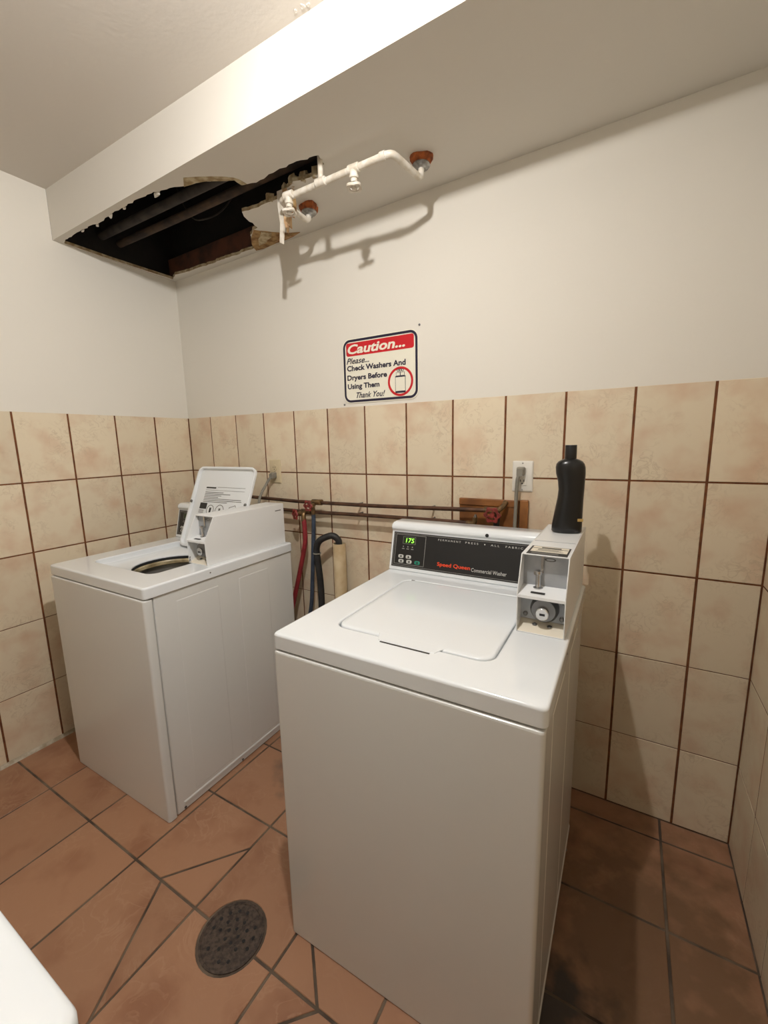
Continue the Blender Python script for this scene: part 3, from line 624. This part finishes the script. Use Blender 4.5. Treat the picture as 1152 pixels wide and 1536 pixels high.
# ------------------------------------------------------------------ bottle on the coin box
def bottle():
    z0 = 0.0; c = []
    # z, half width x, half depth y, centre shift x
    prof = [(0, .037, .026, .000), (.004, .0415, .030, .000), (.02, .0412, .030, .0005), (.06, .0380, .029, .0032), (.10, .0350, .0285, .0065), (.125, .0345, .0285, .0078), (.15, .0362, .0288, .0068), (.172, .0395, .0295, .004), (.190, .0398, .029, .0025), (.200, .0375, .027, .002), (.207, .032, .024, .0018), (.212, .023, .020, .0017), (.2145, .0165, .0165, .0016)]
    loops = []
    for z, a, b_, s_ in prof:
        loops.append([(s_ + a * math.copysign(abs(math.cos(t)) ** 0.85, math.cos(t)), b_ * math.copysign(abs(math.sin(t)) ** 0.85, math.sin(t)), z) for t in [2 * PI * k / 32 for k in range(32)]])
    R = thing('shampoo_bottle', 'black plastic bottle standing on the coin box', 'bottle', (2.1055, -0.290, DT + 0.1874), math.radians(14))
    MB().loft(loops).build('body', 'bottle', R, smooth=True, ang=60)
    MB().lathe([(0.0152, 0.2140), (0.0160, 0.2150), (0.0160, 0.2520), (0.0150, 0.2535), (0.0, 0.2535)], (0.0016, 0, 0), 'z', 28, cap=False).build('cap', 'bottle', R, smooth=True)
    MB().box(0.024, 0.040, -0.0255, -0.0235, 0.036, 0.044).build('gold_mark', 'gold', R)
    return R
bottle()

# ------------------------------------------------------------------ caution sign
SX0, SX1, SZ0, SZ1 = 1.119, 1.491, 1.526, 1.800
S = thing('caution_sign', 'white caution sign with red header and navy border above the tiles', 'sign', ((SX0 + SX1) / 2, 0.0, SZ0))
hwS, hS = (SX1 - SX0) / 2, SZ1 - SZ0
def srr(x0, x1, z0, z1, r, y): return [(px, y, pz) for px, pz, _ in rr(x0, x1, z0, z1, r, 0, 8)]
MB().loft([srr(-hwS, hwS, 0, hS, 0.036, 0.0012), srr(-hwS, hwS, 0, hS, 0.036, -0.002)]).build('board', 'sign_white', S)
def ring(x0, x1, z0, z1, r, t, m, nm, y=-0.0026):
    MB().loft([srr(x0, x1, z0, z1, r, -0.002), srr(x0, x1, z0, z1, r, y), srr(x0 + t, x1 - t, z0 + t, z1 - t, max(r - t, .002), y), srr(x0 + t, x1 - t, z0 + t, z1 - t, max(r - t, .002), -0.002)], False, False).build(nm, m, S)
ring(-hwS + 0.004, hwS - 0.004, 0.004, hS - 0.004, 0.034, 0.0098, 'sign_navy', 'border')
MB().loft([srr(-hwS + 0.020, hwS - 0.020, 0.201, 0.256, 0.010, -0.002), srr(-hwS + 0.020, hwS - 0.020, 0.201, 0.256, 0.010, -0.0026)]).build('red_header', 'sign_red', S)
Us, Vs = (1, 0, 0), (0, 0, 1)
def st(s_, x, z, w_, h_, m, **k): text('lettering', s_, (-hwS + x, -0.0026, z), Us, Vs, w_, h_, m, S, **k)
st('Caution...', 0.028, 0.209, 0.284, 0.040, 'sign_white', shear=0.2, bold=0.03)
st('Please...', 0.020, 0.168, 0.118, 0.025, 'sign_navy', shear=0.35, bold=0.014)
st('Check Washers And', 0.022, 0.138, 0.292, 0.0235, 'sign_navy', bold=0.032)
st('Dryers Before', 0.022, 0.092, 0.203, 0.0295, 'sign_navy', bold=0.032)
st('Using Them', 0.023, 0.055, 0.164, 0.0290, 'sign_navy', bold=0.032)
st('Thank You!', 0.068, 0.021, 0.146, 0.025, 'sign_navy', shear=0.4, bold=0.014)
ex, ez = 0.102, 0.0745
def yring(r0, r1, m, nm):
    MB().lathe([(r0, -0.002), (r0, -0.0027), (r1, -0.0027), (r1, -0.002)], (ex, 0, ez), 'y', 40, cap=False).build(nm, m, S)
yring(0.0595, 0.0500, 'sign_red', 'red_ring')
def sb(x0, x1, z0, z1, m, nm, y=-0.0027): MB().box(ex + x0, ex + x1, y, -0.002, ez + z0, ez + z1).build(nm, m, S)
sb(-0.024, 0.024, -0.046, 0.022, 'sign_navy', 'washer_icon'); sb(-0.0222, 0.0222, -0.038, 0.0175, 'sign_white', 'washer_icon_face', -0.0030)
sb(-0.020, 0.020, 0.022, 0.037, 'sign_navy', 'washer_icon_panel'); sb(-0.0185, -0.002, 0.024, 0.0355, 'sign_white', 'icon_pane', -0.0030); sb(0.002, 0.0185, 0.024, 0.0355, 'sign_white', 'icon_pane', -0.0030)
for k in (-0.010, 0.0, 0.010):
    MB().lathe([(0.006, -0.002), (0.006, -0.0027), (0.0035, -0.0027), (0.0035, -0.002)], (ex + k, 0, ez + 0.045), 'y', 12, cap=False).build('icon_coin', 'sign_navy', S)
for i, (x, z, lab) in enumerate(((1.495, 1.811, 'small dark screw in the wall at the upper right of the sign'), (1.1185, 1.5225, 'small dark screw in the wall at the lower left of the sign'))):
    o = MB().lathe([(0.0045, 0.0012), (0.0045, -0.001), (0.002, -0.0025)], (x, 0, z), 'y', 10).build('wall_screw', 'dark_steel', smooth=True); tag(o, lab, 'screw', 'screws beside the caution sign')

# ------------------------------------------------------------------ pipes and valves on the tiled wall
def wheel(nm, c, axis, r, parent, m='red_paint', lobes=6):
    """lobed valve wheel facing axis (unit vector), hub and nut"""
    ax = Vector(axis).normalized(); u = ax.cross(Vector((0, 0, 1))).normalized(); v = ax.cross(u); c = Vector(c)
    def pt(a, rad, e): return c + u * (rad * math.cos(a)) + v * (rad * math.sin(a)) + ax * e
    n = lobes * 8; mb = MB()
    out = lambda f, e: [pt(2 * PI * k / n, r * f * (1 + 0.13 * math.cos(lobes * 2 * PI * k / n)), e) for k in range(n)]
    inn = lambda f, e: [pt(2 * PI * k / n, r * f, e) for k in range(n)]
    mb.loft([out(.9, -.004), out(1, 0), out(.9, .004), inn(.62, .004), inn(.62, -.004), out(.9, -.004)], False, False)
    for k in range(3):
        a = 2 * PI * k / 3 + .3; mb.tube([pt(a, r * .2, 0), pt(a, r * .68, 0)], r * .12, 8)
    mb.tube([c - ax * .008, c + ax * .006], r * .30, 12)
    w_ = mb.build('valve_wheel', m, parent, smooth=True, ang=50)
    return w_
def valve(parent, c, axis, stem, m='brass', wr=0.024, body=0.013, wm='red_paint'):
    c = Vector(c); ax = Vector(axis).normalized(); mb = MB()
    mb.tube([c - ax * 0.004, c + ax * 0.014, c + ax * 0.016, c + ax * 0.024, c + ax * 0.025, c + ax * stem], [body, body, body * .8, body * .8, body * .4, body * .4], 12)
    v = mb.build('valve', m, parent, smooth=True, ang=50); wheel('valve_wheel', c + ax * stem, axis, wr, v, wm); return v

P1 = thing('copper_supply_pipe', 'upper brown copper pipe along the tiles, ending at the wooden board', 'pipe', (0.45, -0.060, 1.083), 0, 'copper pipes along the tiled wall')
L_ = lambda x, y, z: (x - 0.45, y + 0.060, z - 1.083)
MB().tube(fillet([L_(0.30, -0.06, 1.088), L_(0.86, -0.06, 1.075), L_(1.30, -0.06, 1.078), L_(1.80, -0.06, 1.090)], 0.02), 0.0085, 12).build('pipe_run', 'copper', P1, smooth=True)
MB().tube([L_(0.955, -0.06, 1.077), L_(1.01, -0.06, 1.078)], 0.014, 12).build('pipe_tee', 'brass', P1, smooth=True)
MB().tube(fillet([L_(0.965, -0.06, 1.076), L_(0.965, -0.075, 1.060), L_(0.965, -0.072, 1.020)], 0.008), 0.011, 10).build('hose_outlet', 'brass', P1, smooth=True)
valve(P1, L_(0.962, -0.066, 1.066), (-0.05, -1, -0.05), 0.036, wr=0.026)
MB().tube([L_(1.79, -0.06, 1.090), L_(1.845, -0.06, 1.091)], 0.013, 12).build('pipe_tee', 'brass', P1, smooth=True)
MB().tube(fillet([L_(1.84, -0.06, 1.09), L_(1.856, -0.045, 1.105), L_(1.858, -0.02, 1.118)], 0.01), 0.010, 10).build('pipe_stub', 'brass', P1, smooth=True)
MB().tube([L_(1.838, -0.062, 1.085), L_(1.838, -0.066, 1.035)], 0.012, 12).build('hose_outlet', 'rubber', P1, smooth=True)
valve(P1, L_(1.830, -0.064, 1.084), (0.0, -1, -0.12), 0.036, wr=0.030)
for x in (1.20, 1.56): MB().tube([L_(x, -0.06, 1.0775 if x < 1.3 else 1.084), L_(x, 0.0, 1.0775 if x < 1.3 else 1.084)], 0.004, 8).build('pipe_bracket', 'dark_steel', P1, smooth=True)

P2 = thing('copper_supply_pipe', 'lower brown copper pipe along the tiles, feeding the red hose', 'pipe', (0.45, -0.060, 1.03), 0, 'copper pipes along the tiled wall')
L_ = lambda x, y, z: (x - 0.45, y + 0.060, z - 1.03)
MB().tube(fillet([L_(0.30, -0.06, 1.036), L_(0.88, -0.06, 1.027), L_(1.30, -0.06, 1.034), L_(1.735, -0.06, 1.036)], 0.02), 0.0085, 12).build('pipe_run', 'copper', P2, smooth=True)
MB().tube([L_(0.885, -0.06, 1.027), L_(0.945, -0.06, 1.028)], 0.014, 12).build('pipe_tee', 'brass', P2, smooth=True)
MB().tube(fillet([L_(0.908, -0.06, 1.026), L_(0.910, -0.080, 1.018), L_(0.911, -0.080, 0.985)], 0.01), 0.012, 10).build('hose_outlet', 'brass', P2, smooth=True)
valve(P2, L_(0.892, -0.068, 1.020), (-0.35, -0.95, -0.05), 0.038, wr=0.026)
MB().tube(fillet([L_(1.72, -0.06, 1.036), L_(1.752, -0.062, 1.036), L_(1.755, -0.064, 1.062)], 0.008), 0.009, 10).build('pipe_elbow', 'brass', P2, smooth=True)
MB().tube([L_(1.755, -0.064, 1.058), L_(1.757, -0.064, 1.072)], [0.007, 0.004], 10).build('vent_cap', 'dark_steel', P2, smooth=True)
for x in (1.20, 1.56): MB().tube([L_(x, -0.06, 1.033 if x < 1.3 else 1.0352), L_(x, 0.0, 1.033 if x < 1.3 else 1.0352)], 0.004, 8).build('pipe_bracket', 'dark_steel', P2, smooth=True)

BR = thing('wooden_board', 'brown varnished wooden board on the tiles behind the valve', 'board', (1.806, 0, 0.93))
MB().box(-0.133, 0.100, -0.013, 0.0, 0.0, 0.196).build('panel', 'wood', BR, bevel=0.002)
MB().box(0.104, 0.134, -0.020, 0.0, 0.0, 0.199).build('edge_strip', 'wood', BR, bevel=0.003)
MB().box(-0.133, 0.100, -0.018, -0.013, 0.170, 0.196).build('top_strip', 'wood', BR, bevel=0.002)

def hose(nm, lab, ctrl, r, m, n=12):
    o = MB().tube(curve_pts(ctrl, 10), r, n).build(nm, m, smooth=True); return tag(o, lab, 'hose', 'washer hoses')
hose('supply_hose', 'red rubber supply hose hanging beside the open washer', [(0.911, -0.080, 0.995), (0.914, -0.080, 0.95), (0.912, -0.080, 0.88), (0.880, -0.080, 0.763), (0.835, -0.080, 0.62), (0.797, -0.085, 0.495), (0.765, -0.105, 0.42), (0.74, -0.150, 0.40)], 0.0115, 'red_rubber')
hose('supply_hose', 'blue-grey rubber supply hose between the red hose and black hose', [(0.965, -0.072, 1.03), (0.963, -0.070, 0.98), (0.952, -0.068, 0.863), (0.937, -0.068, 0.70), (0.918, -0.070, 0.534), (0.88, -0.090, 0.40), (0.84, -0.150, 0.36)], 0.0100, 'blue_rubber')
hose('drain_hose', 'black ribbed drain hose arching into the beige standpipe', [(1.102, -0.062, 0.80), (1.103, -0.062, 0.875), (1.098, -0.064, 0.908), (1.070, -0.076, 0.926), (1.022, -0.098, 0.905), (1.000, -0.100, 0.870), (1.000, -0.100, 0.821), (1.012, -0.100, 0.70), (1.013, -0.100, 0.592), (1.00, -0.100, 0.35), (0.95, -0.10, 0.12), (0.85, -0.150, 0.09)], 0.0155, 'rubber', 14)
hose('supply_hose', 'short black hose dropping from the red valve behind the closed washer', [(1.838, -0.066, 1.040), (1.838, -0.072, 0.98), (1.836, -0.09, 0.85), (1.83, -0.14, 0.72), (1.825, -0.193, 0.68)], 0.0105, 'rubber')
o = MB().lathe([(0.0185, -0.002), (0.0195, 0), (0.0185, 0.004), (0.0165, 0.004), (0.0165, -0.002)], (1.000, -0.100, 0.838), 'z', 16, cap=False).build('cable_tie', 'cord', smooth=True)
tag(o, 'pale plastic tie round the black drain hose', 'tie')
SP = thing('standpipe', 'upright yellowed plastic standpipe against the tiles', 'pipe', (1.1035, -0.062, 0.0))
MB().lathe([(0.0305, 0.0), (0.0305, 0.888), (0.0295, 0.890), (0.0265, 0.890), (0.0265, 0.70)], (0, 0, 0), 'z', 24, cap=False).build('pipe_run', 'pvc', SP, smooth=True)

# ------------------------------------------------------------------ outlets and cords
def outlet(nm, lab, x, z, w_, h_, m, decora):
    R = thing(nm, lab, 'outlet', (x, 0, z), 0, 'wall outlets'); 
    MB().loft([srr(-w_ / 2, w_ / 2, -h_ / 2, h_ / 2, 0.004, 0.0), srr(-w_ / 2, w_ / 2, -h_ / 2, h_ / 2, 0.004, -0.003), srr(-w_ / 2 + .004, w_ / 2 - .004, -h_ / 2 + .004, h_ / 2 - .004, 0.003, -0.006)]).build('cover_plate', m, R, smooth=True)
    if decora:
        MB().box(-0.0165, 0.0165, -0.0085, -0.006, -0.033, 0.033).build('socket_face', m, R, bevel=0.001)
    for s_ in (-1, 1):
        if not decora: MB().lathe([(0.0165, -0.006), (0.0165, -0.0085), (0.0155, -0.0092), (0, -0.0092)], (0, 0, s_ * 0.0195), 'y', 20, cap=False).build('socket_face', m, R, smooth=True)
        y = -0.0093
        for sx in (-1, 1): MB().box(sx * 0.0062 - .0012, sx * 0.0062 + .0012, y - .0003, y + .001, s_ * 0.0185 - 0.001, s_ * 0.0185 + 0.007).build('slot', 'black', R)
        MB().lathe([(0.0026, y + .001), (0.0026, y - .0003)], (0, 0, s_ * 0.0185 - 0.0075), 'y', 8).build('ground_hole', 'black', R)
    for zz in ((-h_ / 2 + 0.008, h_ / 2 - 0.008) if decora else (0.0,)):
        MB().lathe([(0.0028, -0.006), (0.0028, -0.0072), (0.001, -0.0078)], (0, 0, zz), 'y', 8).build('plate_screw', 'chrome', R)
    return R
outlet('wall_outlet', 'white wall outlet above the wooden board', 1.914, 1.2165, 0.074, 0.114, 'outlet_white', True)
outlet('wall_outlet', 'almond wall outlet behind the open washer', 0.668, 1.214, 0.076, 0.122, 'outlet_almond', False)
def cord(lab, plug_c, ctrl):
    px, pz = plug_c; R = thing('power_cord', lab, 'cord', (px, 0, pz), 0, 'washer power cords')
    MB().loft([[(a, -0.0096, c) for a, c, _ in rr(-0.015, 0.015, -0.014, 0.014, 0.006, 0)], [(a, -0.020, c) for a, c, _ in rr(-0.015, 0.015, -0.016, 0.014, 0.006, 0)], [(a, -0.038, c) for a, c, _ in rr(-0.011, 0.011, -0.020, 0.008, 0.005, 0)]]).build('plug', 'cord', R, smooth=True)
    MB().tube(curve_pts([(x - px, y, z - pz) for x, y, z in ctrl], 8), 0.0066, 10).build('cable', 'cord', R, smooth=True)
cord('grey power cord plugged into the white outlet, hanging past the board', (1.910, 1.238), [(1.908, -0.028, 1.230), (1.903, -0.036, 1.205), (1.900, -0.034, 1.15), (1.899, -0.034, 1.08), (1.899, -0.05, 0.98), (1.90, -0.10, 0.85), (1.90, -0.196, 0.80)])
cord('grey power cord plugged into the almond outlet, running down behind the coin box', (0.668, 1.196), [(0.667, -0.028, 1.188), (0.664, -0.045, 1.178), (0.655, -0.06, 1.15), (0.66, -0.10, 1.11), (0.67, -0.13, 1.06), (0.68, -0.146, 0.90), (0.68, -0.160, 0.80)])

# ------------------------------------------------------------------ white pipework hanging from the soffit
zp = 2.215; yp = -0.350
C = thing('ceiling_pipework', 'white painted pipe with two stop valves hanging under the soffit', 'pipe', (1.36, yp, zp))
K = lambda x, y, z: (x - 1.36, y - yp, z - zp)
EA, EB = (1.099, -0.170), (1.590, -0.182)
MB().tube(fillet([K(*EA, zs(1.1) + 0.004), K(1.099, -0.172, zp), K(1.108, yp + 0.010, zp), K(1.572, yp - 0.002, zp), K(1.592, -0.184, zp), K(*EB, zs(1.59) + 0.004)], 0.022, 8), 0.0105, 14).build('pipe_run', 'white_pipe', C, smooth=True)
MB().tube([K(1.300, yp, zp), K(1.304, yp - 0.004, zs(1.3) + 0.14)], 0.0090, 12).build('riser', 'white_pipe', C, smooth=True)
VX = (1.433, 1.157)
for x in (1.300,) + VX: MB().tube([K(x - 0.020, yp, zp), K(x - 0.018, yp, zp), K(x + 0.018, yp, zp), K(x + 0.020, yp, zp)], [0.0115, 0.0135, 0.0135, 0.0115], 14).build('tee_fitting', 'white_pipe', C, smooth=True)
for x in (1.545,): MB().tube([K(x - 0.012, yp - .002, zp), K(x + 0.006, yp - .002, zp)], 0.0130, 14).build('coupling', 'white_pipe', C, smooth=True)
for x in VX:
    mb = MB(); mb.lathe([(0.0125, 0.0), (0.0125, -0.020), (0.0150, -0.021), (0.0150, -0.029), (0.0105, -0.031), (0.0105, -0.040), (0.005, -0.041), (0.005, -0.056)], K(x, yp, zp), 'z', 14); v = mb.build('valve', 'white_pipe', C, smooth=True, ang=50)
    wheel('valve_wheel', K(x, yp, zp - 0.054), (0.05, -0.02, -1), 0.026, v, 'white_pipe', 4)
    MB().tube([K(x - 0.013, yp, zp + 0.002), K(x - 0.017, yp - 0.004, zp + 0.012)], [0.006, 0.004], 8).build('bleed_nub', 'white_pipe', C, smooth=True)
for (x, y, lab) in ((EB[0], EB[1], 'rust-orange collar with chrome plate where the pipe meets the soffit, right end'), (EA[0], EA[1], 'rust-orange collar with chrome plate near the hole, left pipe end')):
    F = thing('pipe_collar', lab, 'pipe collar', (x, y, zs(x)), 0, 'pipe collars under the soffit')
    mb = MB(); n = 20
    lump = lambda r, z: [((r * (1 + 0.14 * math.sin(3 * t + x * 9) + 0.06 * math.sin(7 * t))) * math.cos(t), (r * (1 + 0.14 * math.sin(3 * t + x * 9))) * math.sin(t) + 0.004, z) for t in [2 * PI * k / n for k in range(n)]]
    mb.loft([lump(0.036, 0.001), lump(0.035, -0.012), lump(0.028, -0.022)]).build('rust_collar', 'foam', F, smooth=True)
    MB().lathe([(0.029, -0.022), (0.030, -0.026), (0.024, -0.033), (0.014, -0.036), (0.012, -0.042)], (0, 0.002, 0), 'z', 20).build('escutcheon', 'escutcheon', F, smooth=True)

# splintered strip hanging from the torn edge
H = thing('hanging_splinter', 'pale splintered strip hanging from the torn hole beside the pipe', 'debris', (1.082, -0.290, zs(1.08)))
def shard(pts, t, m, nm): MB().prism(pts, lambda a, z, d: (a, d, z), 0.0, t).build(nm, m, H)
shard([(-0.034, 0.010), (-0.006, 0.010), (-0.008, -0.05), (-0.012, -0.11), (-0.020, -0.172), (-0.034, -0.164), (-0.026, -0.10), (-0.034, -0.04)], 0.009, 'white_pipe', 'pale_strip')
shard([(-0.008, 0.010), (0.040, 0.008), (0.038, -0.03), (0.030, -0.055), (0.037, -0.095), (0.022, -0.085), (0.022, -0.128), (0.010, -0.112), (0.004, -0.138), (-0.006, -0.10), (-0.004, -0.05)], 0.012, 'splinter', 'wood_splinter')
shard([(0.020, 0.004), (0.036, 0.002), (0.042, -0.05), (0.038, -0.075), (0.026, -0.04)], 0.020, 'paper', 'paper_shred')

# ------------------------------------------------------------------ floor drain
Dn = thing('floor_drain', 'round rusty cast-iron floor drain between the washers', 'drain', (DC[0], DC[1], -0.004))
bm = bmesh.new(); n = 40
def ringv(r, z): return [bm.verts.new((r * math.cos(2 * PI * k / n), r * math.sin(2 * PI * k / n), z)) for k in range(n)]
rings = [ringv(DR, 0.0005), ringv(DR, 0.0045), ringv(DR - 0.006, 0.0052), ringv(DR - 0.008, 0.003)]
for a, b_ in zip(rings[:-1], rings[1:]):
    for k in range(n): bm.faces.new((a[k], a[(k + 1) % n], b_[(k + 1) % n], b_[k]))
me = bpy.data.meshes.new('rim'); bm.to_mesh(me); bm.free(); me.materials.append(M['drain']); link('rim', me, Dn, smooth=True)
MB().lathe([(DR - 0.007, 0.0005), (DR - 0.007, 0.0032), (0.0, 0.0036)], (0, 0, 0), 'z', 40, cap=False).build('grate', 'drain', Dn)
random.seed(11)
for rad, cnt in ((0.018, 5), (0.040, 10), (0.062, 15)):
    for k in range(cnt):
        if random.random() < 0.12: continue
        a = 2 * PI * k / cnt + rad * 20
        MB().lathe([(0.0050, 0.0030), (0.0050, 0.0041), (0.0, 0.0041)], (rad * math.cos(a), rad * math.sin(a), 0), 'z', 8, cap=False).build('drain_hole', 'black', Dn)

# ------------------------------------------------------------------ white dryer whose top edge shows at the lower left
Y = thing('tumble_dryer', 'white appliance whose top edge shows at the lower left', 'dryer', (1.565, -1.8565, 0.0))
mb = MB(); mb.box(-0.329, 0.329, -0.340, 0.342, 0.012, 0.868); mb.build('cabinet', 'cabinet', Y, bevel=0.006)
mb = MB(); mb.loft([rr(-0.335 + i_, 0.335 - i_, -0.345 + i_, 0.350 - i_, 0.018, z_) for i_, z_ in ((0.003, 0.868), (0, 0.872), (0, 0.892), (0.002, 0.897), (0.008, 0.900))]); mb.build('top_panel', 'enamel', Y, smooth=True, ang=50)
MB().lathe([(0.20, 0.0), (0.20, 0.012), (0.19, 0.018), (0.15, 0.020), (0.14, 0.012)], (0, 0.342, 0.50), 'y', 32).build('door', 'enamel', Y, smooth=True)
for sx in (-1, 1):
    for sy in (-1, 1): MB().lathe([(0.02, 0), (0.02, 0.008), (0.008, 0.012), (0.008, 0.02)], (sx * 0.28, sy * 0.29, 0), 'z', 12).build('foot', 'rubber', Y)
mb = MB(); mb.prism([(-0.345, 0.900), (-0.345, 1.03), (-0.30, 1.03), (-0.24, 0.900)], lambda y, z, d: (d, y, z), -0.325, 0.325); mb.build('control_panel', 'enamel', Y, bevel=0.004)

# ------------------------------------------------------------------ the room's lamp: bare bulb in a porcelain holder (above the frame)
Lm = thing('ceiling_lamp', 'bare dome-ended bulb in a white porcelain holder on the ceiling', 'lamp', (BULB[0], BULB[1], ZC))
MB().lathe([(0.055, 0.0), (0.055, -0.008), (0.040, -0.022), (0.030, -0.034)], (0.085, -0.008, 0), 'z', 24).build('lamp_base', 'porcelain', Lm, smooth=True)
ax_ = Vector(BULB_AXIS).normalized(); bc = Vector(BULB) - Vector((BULB[0], BULB[1], ZC))
MB().tube([(0.085, -0.008, -0.030), (0.085, -0.008, bc.z + 0.026), tuple(bc - ax_ * 0.092), tuple(bc - ax_ * 0.058)], [0.020, 0.020, 0.021, 0.019], 18).build('lamp_holder', 'porcelain', Lm, smooth=True)
rq = Vector((0, 0, -1)).rotation_difference(ax_)
bb = MB().lathe([(0.012, 0.062), (0.013, 0.045), (0.020, 0.018), (0.0235, 0.002), (0.0225, 0.0)], (0, 0, 0), 'z', 24).build('bulb_body', 'porcelain', Lm, smooth=True)
bd = MB().lathe([(0.0222, 0.0), (0.0215, -0.006), (0.0185, -0.012), (0.013, -0.0165), (0.006, -0.0188), (0, -0.0192)], (0, 0, 0), 'z', 20, cap=False).build('bulb_dome', 'bulb', Lm, smooth=True)
for o in (bb, bd): o.rotation_mode = 'QUATERNION'; o.rotation_quaternion = rq; o.location = bc
